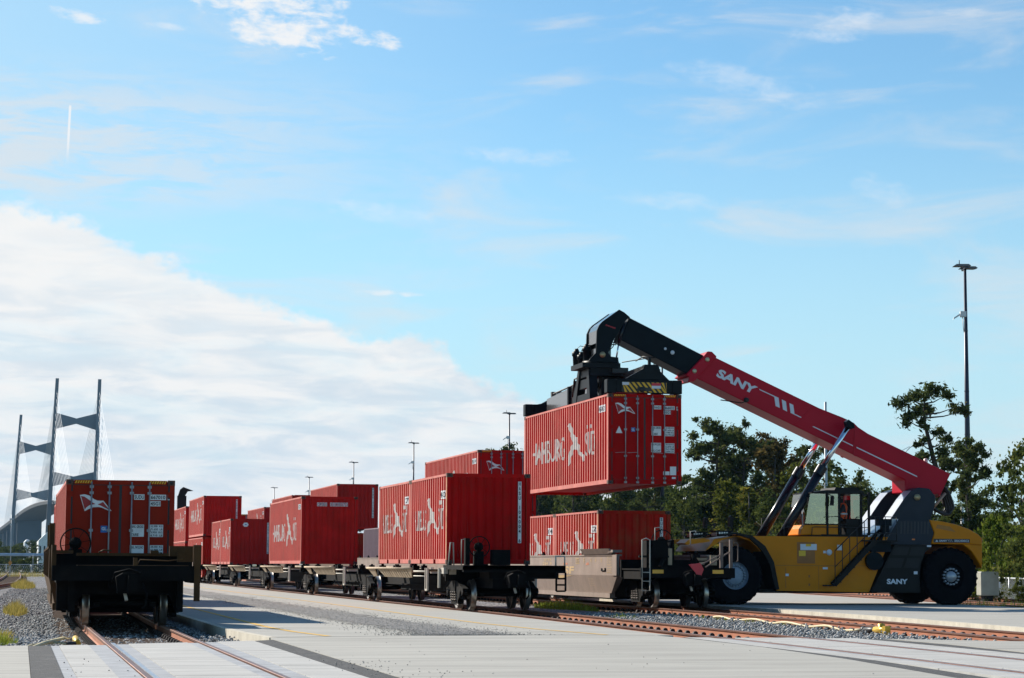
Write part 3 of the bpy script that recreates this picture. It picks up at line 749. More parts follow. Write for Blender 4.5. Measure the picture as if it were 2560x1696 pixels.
def emblem(mb_white, mb_red, org, U, V, s):
    P = lambda L: [(a * s, b * s) for a, b in L]
    whole = [(0, 0), (.10, .02), (.21, -.01), (.32, -.09), (.39, -.12), (.46, -.125), (.525, -.12), (.715, -.355), (.64, -.345), (.50, -.28), (.42, -.265), (.30, -.275), (.19, -.32), (.115, -.365)]
    N = Vector(U).cross(Vector(V))
    mb_white.shape(tri2d(P(whole)), Vector(org), U, V)
    inn = [(.022, -.02), (.10, -.035), (.20, -.10), (.29, -.17), (.355, -.20), (.22, -.225), (.15, -.28), (.115, -.33)]
    inn2 = [(.40, -.205), (.455, -.185), (.52, -.15), (.675, -.335), (.58, -.29), (.47, -.235)]
    for q in (inn, inn2): mb_red.shape(tri2d(P(q)), Vector(org) + N * 0.003, U, V)
def container(label, X, Y, Z, L, H, end, m, group, detail=2, side=None, marks=None, vnum=None, hnum=None, rz=0.0, left_only=True, post=None):
    t = thing('shipping_container', label, 'shipping container', (X, Y, Z), rz, group)
    hw = 1.219; rail = 0.15
    fr = MB(); post = post or m
    for sx in (-1, 1):
        for y0, y1 in ((0, .16), (L - .16, L)): fr.box(sx * hw, y0, .118, sx * (hw - .11), y1, H - .118)
        x0, x1 = sx * (hw - .005), sx * (hw - .09)
        fr.box(x0, .178, H - .075, x1, L - .178, H - .012)
        if L < 7:
            for a, b in ((.178, 1.72), (2.07, 3.99), (4.34, L - .178)): fr.box(x0, a, .018, x1, b, rail)
            fr.box(sx * (hw - .03), 1.72, rail - .02, x1, 2.07, rail); fr.box(sx * (hw - .03), 3.99, rail - .02, x1, 4.34, rail)
        else: fr.box(x0, .178, .018, x1, L - .178, rail)
    for y0, y1 in ((.004, .09), (L - .09, L - .004)):
        fr.box(-hw + .178, y0, H - .11, hw - .178, y1, H - .008); fr.box(-hw + .178, y0, .012, hw - .178, y1, .15)
    fr.box(-hw + .09, .1, .10, hw - .09, L - .1, .145)
    sun_chalk = SUN_CHALKG if m is GREYC else CHALK
    fo = fr.build('frame', [m, sun_chalk, post], t)
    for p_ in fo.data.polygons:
        if abs(p_.normal.x) > .9: p_.material_index = 2 if (post is not m and p_.center.y < .17) else 1  # side faces only: sunlit tone in the colour, ends stay plain
    if detail >= 1:
        for sx in (-1, 1):
            for yy in (0, L - .178):
                for zz in (0, H - .118):
                    c = MB(); x0, x1 = sx * (hw + .004), sx * (hw - .16); c.box(x0, yy - (.004 if yy == 0 else 0), zz, x1, yy + .178 + (0 if yy == 0 else .004), zz + .118)
                    xc = sx * (hw - .078)
                    if yy == 0: c.lathe([(0, .038), (-.003, .038), (-.003, .001)], (xc, -.005, zz + .06), 'y', 8, 1)
                    c.build('corner_casting', [CASTM, GASK], t)
    br = corr_breaks(.16, L - .16)
    for sx in (-1, 1): side_mesh(sx * (hw - .012), sx, br, rail - .01, H - .07).build('side_panel', [m, sun_chalk], t, fix=False)
    rf = MB(); rf.box(-hw + .09, .09, H - .06, hw - .09, L - .09, H - .03); rf.build('roof_panel', m, t)
    eb = MB(); eb.box(-hw + .11, L - .06, .15, hw - .11, L - .03, H - .11); eb.build('end_panel', m, t)
    wl = MB(); bl = MB(); rd = MB(); bu = MB(); hz = MB()
    if end == 'wall':
        e = MB(); n = 9; w0, w1 = -hw + .11, hw - .11; p = (w1 - w0) / n; prof = []
        for i in range(n):
            b = w0 + i * p; prof += [(b, .05), (b + .12 * p, .05), (b + .34 * p, .012), (b + .8 * p, .012)]
        prof.append((w1, .05))
        vs = []
        for (x, y) in prof: vs += [(x, y, .15), (x, y, H - .11)]
        e.add(vs, [(2 * i, 2 * i + 2, 2 * i + 3, 2 * i + 1) for i in range(len(prof) - 1)]); e.build('end_panel', m, t, fix=False)
        yd = .004
    else:
        yd = .010
        d0 = .14; zt = H - .13; zb = .16
        g = MB(); g.box(-hw + .11, .03, zb - .01, hw - .11, .06, zt + .02); g.build('door_gasket', GASK, t)
        for sx in (-1, 1):
            d = MB(); x0, x1 = sx * .03, sx * (hw - .15)
            d.box(x0, .022, zb, x1, .055, zt)
            if L > 7:
                nrib = 3; hh = (zt - zb) / (nrib + 1)
                for k in range(1, nrib + 1):
                    zc = zb + hh * k + (.12 if k == 3 else 0)
                    d.box(sx * .10, .012, zc - .13, sx * (hw - .22), .0215, zc - .105); d.box(sx * .10, .012, zc + .105, sx * (hw - .22), .0215, zc + .13)
                    d.box(sx * .10, .012, zc - .105, sx * .125, .0215, zc + .105); d.box(sx * (hw - .245), .012, zc - .105, sx * (hw - .22), .0215, zc + .105)
            for k in range(4):
                zc = zb + .2 + k * (zt - zb - .4) / 3; d.box(sx * (hw - .155), -.004, zc - .06, sx * (hw - .02), .021, zc + .06)
            door = d.build('door', m, t)
            for xr in (.22, .62):
                r = MB(); x = sx * (xr + .03)
                r.tube([(x, -.02, .10), (x, -.02, H - .05)], .017, 8)
                for zc in (.06, .2, .9, 1.75, H - .3, H - .16): r.box(x - .045, -.03, zc - .03, x + .045, .0118, zc + .03)
                if detail >= 2: r.obox((x, -.04, 1.02), (x + sx * .34, -.035, 1.0), .03, .012)
                r.build('lock_rod', RODM, door)
        # hazard stripes on the header
        if L > 7:
            for sx in (-1, 1):
                for k in range(7):
                    a = sx * (hw - .22 - k * .055)
                    hz.poly([(a - .027, -.002, H - .085), (a + .0, -.002, H - .085), (a + .027, -.002, H - .02), (a + .0, -.002, H - .02)], k % 2 * 0)
    U, V = (1, 0, 0), (0, 0, 1)
    def plate(x0, z0, x1, z1, lines, y=None):
        y = yd - .004 if y is None else y
        p = MB(); p.poly([(x0, y, z0), (x1, y, z0), (x1, y, z1), (x0, y, z1)]); po = p.build('data_plate', WHITE, t, fix=False)
        n = len(lines); q = MB()
        for i, s_ in enumerate(lines):
            if not s_: continue
            h = (z1 - z0) / n; a = z1 - (i + 1) * h + h * .16; c = z1 - i * h - h * .16
            w = min((x1 - x0) * .9, len(s_) * h * .48)
            q.shape(scaled(text2d(s_, 0.022), 0, 0, w, c - a), (x0 + (x1 - x0) * .05, y - .004, a), U, V)
        if q.v: q.build('lettering', INK, po, fix=False)
    if marks: marks(plate, wl, bl, rd, bu, H, yd, U, V)
    if vnum:
        x0, x1, zt, zb = .86, .96, H - .22, H - 1.98
        wl.poly([(x0, yd, zb), (x1, yd, zb), (x1, yd, zt), (x0, yd, zt)])
        n = len(vnum); h = (zt - zb) / n
        for i, ch in enumerate(vnum):
            if ch == ' ': continue
            a = zt - (i + .88) * h; w = .018 if ch in '1I' else .06
            bl.shape(scaled(text2d(ch, .03), 0, 0, w, h * .78), ((x0 + x1) / 2 - w / 2, yd - .004, a), U, V)
    if hnum:
        x0, z0 = -.55, H - .42; n = len(hnum); w = 1.35 / n
        for i, ch in enumerate(hnum):
            if ch == ' ': continue
            wl.poly([(x0 + i * w, yd, z0), (x0 + (i + 1) * w - .02, yd, z0), (x0 + (i + 1) * w - .02, yd, z0 + .16), (x0 + i * w, yd, z0 + .16)])
            cw = .02 if ch == '1' else w * .55
            bl.shape(scaled(text2d(ch, .015), 0, 0, cw, .12), (x0 + i * w + w * .42 - cw / 2, yd - .004, z0 + .02), U, V)
    if side:
        sm = MB()
        for sh in company_side(L, L > 7):
            v, f = wrap_on_side(sh, -(hw - .012), -1, br); sm.add(v, f)
        sm.build('lettering', WORN, t, fix=False)
        sp = MB(); si = MB()
        rows = [(.38, 1.05, H - .72, H - .48, side), (.55, .80, H - 1.02, H - .76, '2')] if L < 7 else [(.45, 1.35, H - .55, H - .32, side)]
        for (ya, yb, za, zb2, s) in rows:
            v, f = wrap_on_side(([(ya, za), (yb, za), (yb, zb2), (ya, zb2)], [(0, 1, 2, 3)]), -(hw - .012), -1, br); sp.add(v, f)
            sh = text2d(s, .01); v, f = wrap_on_side(([(yb - .04 - p[0] * (yb - ya - .08), za + .04 + p[1] * (zb2 - za - .08)) for p in sh[0]], sh[1]), -(hw - .012), -1, br, .008); si.add(v, f)
        sp.build('number_panel', WHITE, t, fix=False); si.build('side_number', INK, t, fix=False)
    if wl.v: wl.build('white_marking', WHITE, t, fix=False)
    if bl.v: split(bl.build('number_lettering', INK, t, fix=False), .05)
    if rd.v: rd.build('emblem', EMBR, t, fix=False)
    if bu.v: bu.build('sticker', BLUE, t, fix=False)
    if hz.v: hz.build('hazard_stripes', HAZY, t, fix=False)
    return t
def marks_sudu(plate, wl, bl, rd, bu, H, yd, U, V):
    k = .001266
    def X(zx, zy): return (zx + (zy - 150) * .05 - 180) * k - 1.219
    def Zc(zy): return H - (zy - 150) * k
    def pl(x0, y0, x1, y1, lines): plate(X(x0, y0), Zc(y1), X(x1, y0), Zc(y0), lines, yd - .004)
    pl(1370, 405, 1555, 503, ['SUDU']); pl(1655, 408, 1940, 505, ['667010']); pl(1968, 410, 2035, 505, ['1']); pl(1650, 525, 1838, 618, ['45G1'])
    pl(1285, 948, 1530, 1165, ['MAX. GROSS', '', 'TARE']); pl(1635, 948, 1870, 1168, ['32.500  KG', '71.650  LB', '3.950  KG', '8.710  LB'])
    pl(1265, 1318, 1515, 1535, ['MAX. PAYLOAD', '', 'CU.CAP']); pl(1622, 1315, 1857, 1535, ['28.550  KG', '62.940  LB', '76.4 CBM', '2.700 CFT'])
    emblem(wl, rd, (X(410, 430), yd - .006, Zc(430)), U, V, 1.0)
    x0, x1, z0, z1 = X(762, 980), X(880, 980), Zc(1095), Zc(975)
    bu.poly([(x0, yd - .004, z0), (x1, yd - .004, z0), (x1, yd - .004, z1), (x0, yd - .004, z1)])
    wl.shape(scaled(text2d('GL', .03), 0, 0, x1 - x0 - .04, .07), (x0 + .02, yd - .008, z0 + .05), U, V)
def marks_hang(plate, wl, bl, rd, bu, H, yd, U, V):
    def X(zx): return (zx - 730) * .00443 - 1.219
    def Zc(zy): return H - (zy - 738) * .00429
    def pl(x0, y0, x1, y1, lines): plate(X(x0), Zc(y1), X(x1), Zc(y0), lines, yd - .004)
    pl(1073, 822, 1128, 850, ['HASU']); pl(1147, 825, 1230, 853, ['466032']); pl(1243, 827, 1266, 855, ['8']); pl(1146, 858, 1200, 887, ['45G1'])
    pl(1055, 978, 1127, 1047, ['MAX. GROSS', '', 'TARE']); pl(1157, 981, 1226, 1050, ['32.500 KG', '71.650 LB', '3.980 KG', '8.770 LB'])
    pl(1052, 1102, 1126, 1172, ['MAX.PAYLOAD', '', 'CU.CAP']); pl(1157, 1104, 1227, 1174, ['28.520 KG', '62.870 LB', '76.3 CBM', '2.694 CFT'])
    pl(1142, 1315, 1190, 1342, ['']); pl(1194, 1278, 1240, 1342, ['', '']); pl(1208, 1356, 1236, 1370, [''])
    emblem(wl, rd, (X(783), yd - .006, Zc(810)), U, V, .93)
    c = (X(812), Zc(1010)); 
    wl.poly([(c[0] - .11, yd - .004, c[1] - .10), (c[0] + .11, yd - .004, c[1] - .10), (c[0], yd - .004, c[1] + .13)])
    x0, x1, z0, z1 = X(902), X(932), Zc(1022), Zc(990)
    bu.poly([(x0, yd - .004, z0), (x1, yd - .004, z0), (x1, yd - .004, z1), (x0, yd - .004, z1)])
    wl.shape(scaled(text2d('GL', .03), 0, 0, x1 - x0 - .04, .07), (x0 + .02, yd - .008, z0 + .035), U, V)
def marks_flag(plate, wl, bl, rd, bu, H, yd, U, V):
    plate(.79, H - .64, 1.10, H - .50, ['HASU'], yd - .004); plate(.70, H - 1.62, 1.08, H - 1.32, ['MAX. GROSS', 'TARE'], yd - .004)
    emblem(wl, rd, (-.86, yd - .006, H - .46), U, V, 1.05)
def marks_small(plate, wl, bl, rd, bu, H, yd, U, V): emblem(wl, rd, (-.70, yd - .006, H - .62), U, V, 1.5)
def marks_hex(plate, wl, bl, rd, bu, H, yd, U, V):
    c = (-.36, H - .34); r = .16
    wl.poly([(c[0] + r * 1.05 * math.cos(a), yd, c[1] + r * .85 * math.sin(a)) for a in [k * PI / 3 for k in range(6)]])
    bu.poly([(c[0] - .05, yd - .004, c[1] - .02), (c[0] + .05, yd - .004, c[1] - .02), (c[0] + .05, yd - .004, c[1] + .03), (c[0] - .05, yd - .004, c[1] + .03)])
G1, G2, G3 = 'containers on the left train', 'containers on the spine cars', 'containers on the well cars by the lifting machine'
HC, STD, L40, L20 = 2.896, 2.591, 12.192, 6.058
def t1x(y): return lerp_path([(52, 2.39), (64, 2.5), (70, 2.66), (88, 2.86), (106, 3.05), (121, 3.30), (160, 3.9), (400, 7.4)], y)
# left train
container('dark red container with white plates reading SUDU 667010, nearest on the left train', t1x(52), 52.2, .24, L40, HC, 'door', REDS[3], G1, 2, None, marks_sudu)
for y0, zz, hh, mi, lb in ((70.1, .38, HC, 1, 'second container of the left train, its lit side just showing behind the dark red one'),
                   (88.2, .3, STD, 0, 'third container of the left train, low and mostly hidden'), (106.3, .3, STD, 1, 'fourth container of the left train, a sunlit red sliver'),
                   (124.4, .3, STD, 2, 'fifth container of the left train, far behind the bridge side posts')):
    container(lb, t1x(y0) , y0, zz, L40, hh, 'wall', REDS[mi], G1, 0)
# spine cars
X2 = 13.30
container('red container with tall white strip reading HASU 104004 6 on its shaded end', X2, 63.45, 1.27, L20, STD, 'wall', REDS[0], G2, 2, '410', None, 'HASU 104004 6', post=CASTL)
container('red container touching the one numbered HASU 104004 6, on its far side', X2, 69.62, 1.27, L20, STD, 'wall', REDS[2], G2, 1, '127')
container('tall red container with a row of white number squares along the top of its end', X2, 96.7, 1.25, L40, HC, 'wall', REDS[1], G2, 1, '5180073', None, None, 'CPSU 5180073')
container('red container with a white hexagon sticker on its shaded end', X2, 128.9, 1.21, L20, STD, 'wall', REDS[1], G2, 1, '253', marks_hex, 'HASU 125716')
container('faded red container just behind the one with the hexagon sticker', X2, 135.1, 1.21, L20, STD, 'wall', REDS[1], G2, 1, '118')
X2b = 13.25
container('red container on top of the two high stack behind the hexagon one', X2b, 147, 3.03, L40, STD, 'wall', REDS[1], G2, 1, '432', None, 'HASU 432117')
container('dull red container at the bottom of the two high stack behind the hexagon one', X2b, 147.3, .36, L40, STD, 'wall', REDS[2], G2, 0, '217')
container('red container with faded company name, farther left behind the two high stack', X2b, 162.5, 2.72, L40, STD, 'wall', REDS[1], G2, 1, '398')
container('bottom red container of the farther stack, hidden below the one with the faded name', X2b, 162.8, .2, L40, STD, 'wall', REDS[0], G2, 0)
container('farthest red container of the middle train, showing between left train and stack', X2b, 182, 2.6, L40, STD, 'wall', REDS[0], G2, 0)
# well cars beside the lifting machine
X3 = 19.75
container('red container hanging in the air from the lifting machine, doors marked HASU 466032', X3, 69.85, 3.85, L40, HC, 'door', REDS[0], G3, 2, '466032', marks_hang)
container('red container sunk in the brown well car, nearest below the hanging one', X3, 71.1, .45, L20, STD, 'wall', REDS[2], G3, 2, '132', None, 'SUDU 151802 4', post=CASTL)
container('red container in the brown well car, just behind the nearest one in the well', X3, 77.22, .45, L20, STD, 'wall', REDS[2], G3, 1, '374')
container('red container with pennant on its doors, top of the stack left of the hanging one', X3, 90.6, 3.05, L40, HC, 'door', REDS[0], G3, 1, '230', marks_flag)
container('red container at the bottom of the stack that carries the pennant doors', X3, 90.9, .4, L40, STD, 'wall', REDS[2], G3, 0)
container('grey purple container low in a well car between red ones', X3, 109.1, .5, L40, 2.66, 'wall', GREYC, G3, 0)
container('bright red container on top of the stack behind the row of number squares', X3, 131.7, 3.3, L40, STD + .06, 'wall', REDS[1], G3, 1, None, None, 'HASU 112340')
container('red container at the bottom of the stack behind the grey purple one', X3, 131.9, .5, L40, STD, 'wall', REDS[2], G3, 0)
container('red container whose dark top edge shows over the number square one', X3, 153.6, 3.1, L40, STD + .25, 'wall', REDS[2], G3, 0)
container('red container with faded company name, far right of the hexagon one', X3, 171, 2.9, L40, STD + .04, 'wall', REDS[1], G3, 1, '871')
container('small far red container with a pennant on its dark doors', X3, 190, 2.75, L40, STD + .04, 'door', REDS[0], G3, 0, None, marks_small)
# ------------------------------------------------------------------ rail cars
BRN = mat('mineral_brown_paint', (0.25, 0.185, 0.15), 0.6, var=.15, vscale=1.5, streak=.25, dirt=(0.10, .08, .065), dirt_amt=.4, dirt_scale=.8)
BRN2 = mat('well_car_brown', (0.10, 0.055, 0.032), 0.65, var=.2, vscale=2, streak=.3, dirt=(0.07, .045, .03))
TTX = mat('yellow_brown_paint', (0.072, 0.036, 0.013), 0.75, var=.3, vscale=2, streak=.4, dirt=(0.03, .018, .01), spec=.15)
TAN = mat('weathered_apron_paint', (0.38, 0.29, 0.19), 0.8, var=.35, vscale=2.2, streak=.7, dirt=(0.24, .18, .12), dirt_amt=.4, stretch=(1, 3, .4))
PIPEL = mat('pale_handrail', (0.46, 0.42, 0.36), 0.6, var=.15)
BLK = mat('black_undercarriage', (0.0055, 0.005, 0.005), 0.85, var=.3, vscale=5, dirt=(0.016, .011, .008), dirt_amt=.5, dirt_scale=3, spec=.1)
WHL = mat('wheel_steel', (0.03, 0.022, 0.018), 0.6, .3, var=.3, vscale=6)
TREAD = mat('polished_wheel_tread', (0.33, 0.29, 0.25), 0.32, .9, var=.15, vscale=8)
SPR = mat('truck_spring', (0.15, 0.12, 0.10), 0.6, .3)
REFL = mat('amber_reflector', (0.75, 0.38, 0.02), 0.3)
FLAGR = mat('red_flag_plastic', (0.55, 0.01, 0.03), 0.4)
BOGIE = None
def bogie(parent, y, x=0.0, full=True):
    fr = MB()
    for s in (-1, 1):
        xs = s * 1.0
        fr.prism([(-1.25, .50), (-1.2, .60), (-.85, .66), (-.45, .80), (.45, .80), (.85, .66), (1.2, .60), (1.25, .50), (1.05, .40), (.82, .44), (.52, .26), (.50, .16), (-.50, .16), (-.52, .26), (-.82, .44), (-1.05, .40)], 'x', x + xs - .08, x + xs + .08)
        for q in (-.89, .89): fr.lathe([(-.06, .13), (.08, .13), (.12, .09), (.12, .001)] if s > 0 else [(.06, .13), (-.08, .13), (-.12, .09), (-.12, .001)], (x + xs, q, .45), 'x', 12)
    fr.box(x - 1.1, -.24, .46, x + 1.1, .24, .82); fr.lathe([(0, .3), (.12, .3), (.12, .001)], (x, 0, .82), 'z', 16)
    for q in (-.89, .89): fr.tube([(x - .9, q, .45), (x + .9, q, .45)], .075, 10)
    for s in (-1, 1): fr.box(x + s * .62, s * .0 - 1.35, .38, x + s * .5, 1.35, .46)
    b = fr.build('bogie', BLK, parent); b.location = (0, y, 0)
    for q in (-.89, .89):
        for s in (-1, 1):
            w = MB(); o = s
            prof = [(-.075 * o, .10), (-.06 * o, .19), (-.02 * o, .20), (-.01 * o, .34), (-.055 * o, .365), (-.075 * o, .415)]
            w.lathe([(.11 * o, .001), (.11 * o, .10), (.02 * o, .13), (.0, .33), (.06 * o, .36), (.07 * o, .412)], (0, 0, 0), 'x', 32, 0)
            w.lathe([(.07 * o, .412), (-.045 * o, .42), (-.055 * o, .447), (-.075 * o, .447), (-.078 * o, .41)], (0, 0, 0), 'x', 32, 1)
            w.lathe([(-.078 * o, .41), (-.06 * o, .35), (-.02 * o, .33), (-.03 * o, .14), (-.09 * o, .10), (-.09 * o, .001)], (0, 0, 0), 'x', 32, 0)
            wh = w.build('wheel', [WHL, TREAD], b); wh.location = (x + s * .775, q, .42)
    if full:
        for s in (-1, 1):
            for q in (-.26, 0.0, .26):
                sp = MB(); pts = [(x + s * 1.06 + .07 * math.cos(a), q + .07 * math.sin(a), .24 + .035 * a / PI) for a in np.arange(0, 12 * PI * .62, PI / 4)]
                sp.tube(pts, .016, 5); sp.build('spring', SPR, b)
    return b
def handwheel(parent, x, y, z, r=.29, mats=BLK):
    w = MB(); ring = [(x + r * math.cos(a), y, z + r * math.sin(a)) for a in np.linspace(0, 2 * PI, 29)]
    w.tube(ring, .017, 6, 0, False)
    for k in range(8):
        a = k * PI / 4 + .2; w.obox((x, y, z), (x + r * math.cos(a), y + .0, z + r * math.sin(a)), .03, .012)
    w.lathe([(-.03, .001), (-.03, .07), (.06, .07), (.07, .13), (.12, .13), (.12, .001)], (x, y, z), 'y', 16)
    hw_ = w.build('brake_wheel', mats, parent)
    st = MB(); st.box(x - .14, y + .05, 1.1, x + .14, y + .22, z - .12); st.box(x - .05, y + .02, .95, x + .05, y + .06, z)
    st.tube([(x - .02, y - .01, z - .2), (x, y - .03, 1.3), (x + .04, y - .02, .95)], .012, 5)
    st.build('brake_stand', mats, hw_)
def ladder(parent, p0, p1, w, axis='x', n=4, m=BLK, r=.014):
    l = MB(); p0 = Vector(p0); p1 = Vector(p1); o = Vector((w / 2, 0, 0)) if axis == 'x' else Vector((0, w / 2, 0))
    l.tube([p0 - o, p1 - o], r, 6); l.tube([p0 + o, p1 + o], r, 6)
    for k in range(n + 1):
        q = p0 + (p1 - p0) * (k / n); l.tube([q - o, q + o], r * .9, 6)
    return l.build('ladder', m, parent)
def coupler(parent, x, y, z=.86):
    c = MB(); c.box(x - .14, y - .25, z - .13, x + .14, y + .6, z + .13)
    c.prism([(x - .2, z - .2), (x - .24, z + .12), (x - .1, z + .2), (x + .16, z + .19), (x + .23, z + .05), (x + .17, z - .2)], 'y', y - .55, y - .25)
    c.prism([(x - .02, z - .18), (x + .0, z + .15), (x + .18, z + .13), (x + .2, z - .15)], 'y', y - .72, y - .55)
    c.tube([(x - .3, y - .3, z + .02), (x - .25, y - .45, z + .2), (x + .02, y - .5, z + .27), (x + .25, y - .4, z + .2)], .02, 6)
    c.tube([(x - .05, y - .4, z - .2), (x - .02, y - .45, z - .34)], .035, 6, 1)
    c.tube([(x + .3, y - .1, z), (x + .38, y - .3, z - .2), (x + .36, y - .35, z - .42), (x + .3, y - .3, z - .5)], .025, 6)
    return c.build('coupler', [BLK, PIPEL], parent)
def well_car(label, X, Y, Lw, m, style=None, near=True, far=True, group=None, rz=0.0, bog=None, side0=None):
    """Y: near end sill, Lw: length to the far end"""
    t = thing('well_car', label, 'railway car', (X, Y, 0), rz, group)
    y0 = 2.5 if near else .9; y1 = Lw - .9
    y00 = y0
    for s in (-1, 1):
        w = MB(); xa = s * 1.50; y0 = side0 if (side0 and s > 0) else y00
        # upper plate, lower tapered skirt, top chord and bottom chord, plate ends sloped
        w.prism([(y0, .95), (y1, .95), (y1, 1.55), (y0, 1.55)], 'x', xa, xa - s * .06)
        a, b = y0 + .05, y1 - .05
        v = [(xa, a, .95), (xa, b, .95), (xa - s * .14, b - 1.2, .40), (xa - s * .14, a + 1.2, .40), (xa - s * .20, a, .95), (xa - s * .20, b, .95), (xa - s * .32, b - 1.2, .40), (xa - s * .32, a + 1.2, .40)]
        w.add(v, [(0, 3, 2, 1), (4, 5, 6, 7), (0, 4, 7, 3), (1, 2, 6, 5), (3, 7, 6, 2)])
        w.box(xa - s * .10, a + 1.25, .25, xa - s * .34, b - 1.25, .395)
        w.box(xa + s * .02, y0, 1.552, xa - s * .14, y1, 1.60)
        sd = w.build('well_side', m, t)
        if style:
            for k in np.arange(y0 + 1.4, y1 - 1, 2.9): 
                g = MB(); g.box(xa - s * .04, k, 1.602, xa - s * .12, k + .35, 1.66); g.prism([(k + .02, 1.6), (k + .14, 1.6), (k + .07, 1.72)], 'x', xa - s * .03, xa - s * .1); g.build('guide', BLK, sd)
    y0 = y00
    f = MB(); f.box(-1.2, y0 + 1.3, .20, 1.2, y1 - 1.3, .30); f.build('well_floor', BLK, t)
    for e in ((near, 0, 1), (far, Lw, -1)):
        if not e[0]:
            continue
        ye, d = e[1], e[2]
        ep = MB(); ep.box(-1.46, ye, .90, 1.46, ye + d * .09, 1.20); ep.box(-1.42, ye + d * .09, 1.13, 1.42, ye + d * 2.3, 1.17)
        ep.box(-.35, ye + d * .1, .72, .35, ye + d * 3.5, 1.125)
        ep.box(-1.44, ye + d * 2.3, .9, 1.44, ye + d * 2.42, 1.44)
        ep.prism([(ye + d * 2.42, .95), (ye + d * 2.42, 1.44), (ye + d * 3.2, 1.2), (ye + d * 3.7, .4), (ye + d * 3.7, .28)], 'x', -1.25, 1.25)
        ep.box(-1.38, ye + d * .12, .86, -1.28, ye + d * 2.3, 1.12); ep.box(1.28, ye + d * .12, .86, 1.38, ye + d * 2.3, 1.12)
        ep.build('end_platform', BLK if d > 0 else m, t)
    for yb in (bog if bog is not None else ([2.0] if near else []) + [Lw if not far else Lw - 2]): bogie(t, yb)
    return t
GC = 'railway cars carrying containers'
# --- left train, car facing the camera
c1 = well_car('yellow brown well car at the head of the left train, its dark end facing us', 2.25, 45.65, 21.2, TTX, None, True, False, GC, -.008, [2.0, 21.2], 5.4)
coupler(c1, 0, 0)
handwheel(c1, -.97, 2.6, 1.66, .31)
p = MB()
for s in (-1, 1):
    p.box(s * 1.30, .02, 1.20, s * 1.46, .10, 1.62) if s > 0 else p.box(-1.46, 2.1, 1.2, -1.36, 2.2, 1.62)
p.box(1.32, -.02, .50, 1.44, .05, 1.62); p.box(.85, .45, 1.40, 1.40, .55, 1.60); p.box(1.0, .3, 1.28, 1.36, .4, 1.48); p.box(-1.46, .3, 1.44, -1.05, 2.0, 1.5); p.box(-1.46, .3, 1.18, -1.38, 2.0, 1.5)
split(p.build('corner_post', TTX, c1))
p = MB(); p.box(-.95, 2.12, 1.40, 1.25, 2.25, 1.46); p.box(-.95, .62, 1.175, 1.25, 2.1, 1.21)
p.tube([(.2, .06, 1.22), (.25, .03, 1.32), (.8, .02, 1.30), (1.1, .04, 1.34)], .012, 5); p.tube([(-.5, 2.0, 1.47), (-.4, 1.9, 1.52), (-.25, 1.95, 1.5)], .018, 5)
p.box(.12, .0, 1.2, .2, .06, 1.36); p.box(.55, 2.0, 1.45, .72, 2.12, 1.52); split(p.build('deck_fittings', TTX, c1))
p = MB()
for s in (-1, 1): p.box(s * 1.0, .3, .28, s * 1.13, 1.0, .9)
p.prism([(-1.36, .9), (1.13, .9), (1.10, .38), (1.0, .30), (.85, .62), (-.85, .62), (-1.12, .30), (-1.36, .30)], 'y', .55, .8)
split(p.build('side_bracket', BLK, c1))
ladder(c1, (-1.46, .55, .45), (-1.46, .55, 1.6), .4, 'y', 4, TTX, .016)
for k in range(9):
    pp = MB(); yy = 2.7 + k * 1.95
    pp.box(-1.525, yy, .95, -1.505, yy + .09, 1.6); pp.build('side_stake', TTX, c1)
pp = MB(); pp.box(-1.5, 4.0, 1.6, -1.38, 4.2, 2.1); pp.box(-1.5, 3.4, 1.6, -1.4, 3.5, 2.0); pp.box(-1.52, 6.6, 1.6, -1.42, 6.75, 2.1); split(pp.build('side_post', TTX, c1))
for i, y0 in enumerate((66.85, 84.9, 102.95, 121)):
    well_car(('second', 'third', 'fourth', 'fifth')[i] + ' well car of the left train, seen only along its brown left side', t1x(y0 + 8) - .07, y0, 18.0, TTX if i % 2 else BRN2, None, False, False, GC, -.014, [18.0] if i < 3 else [])
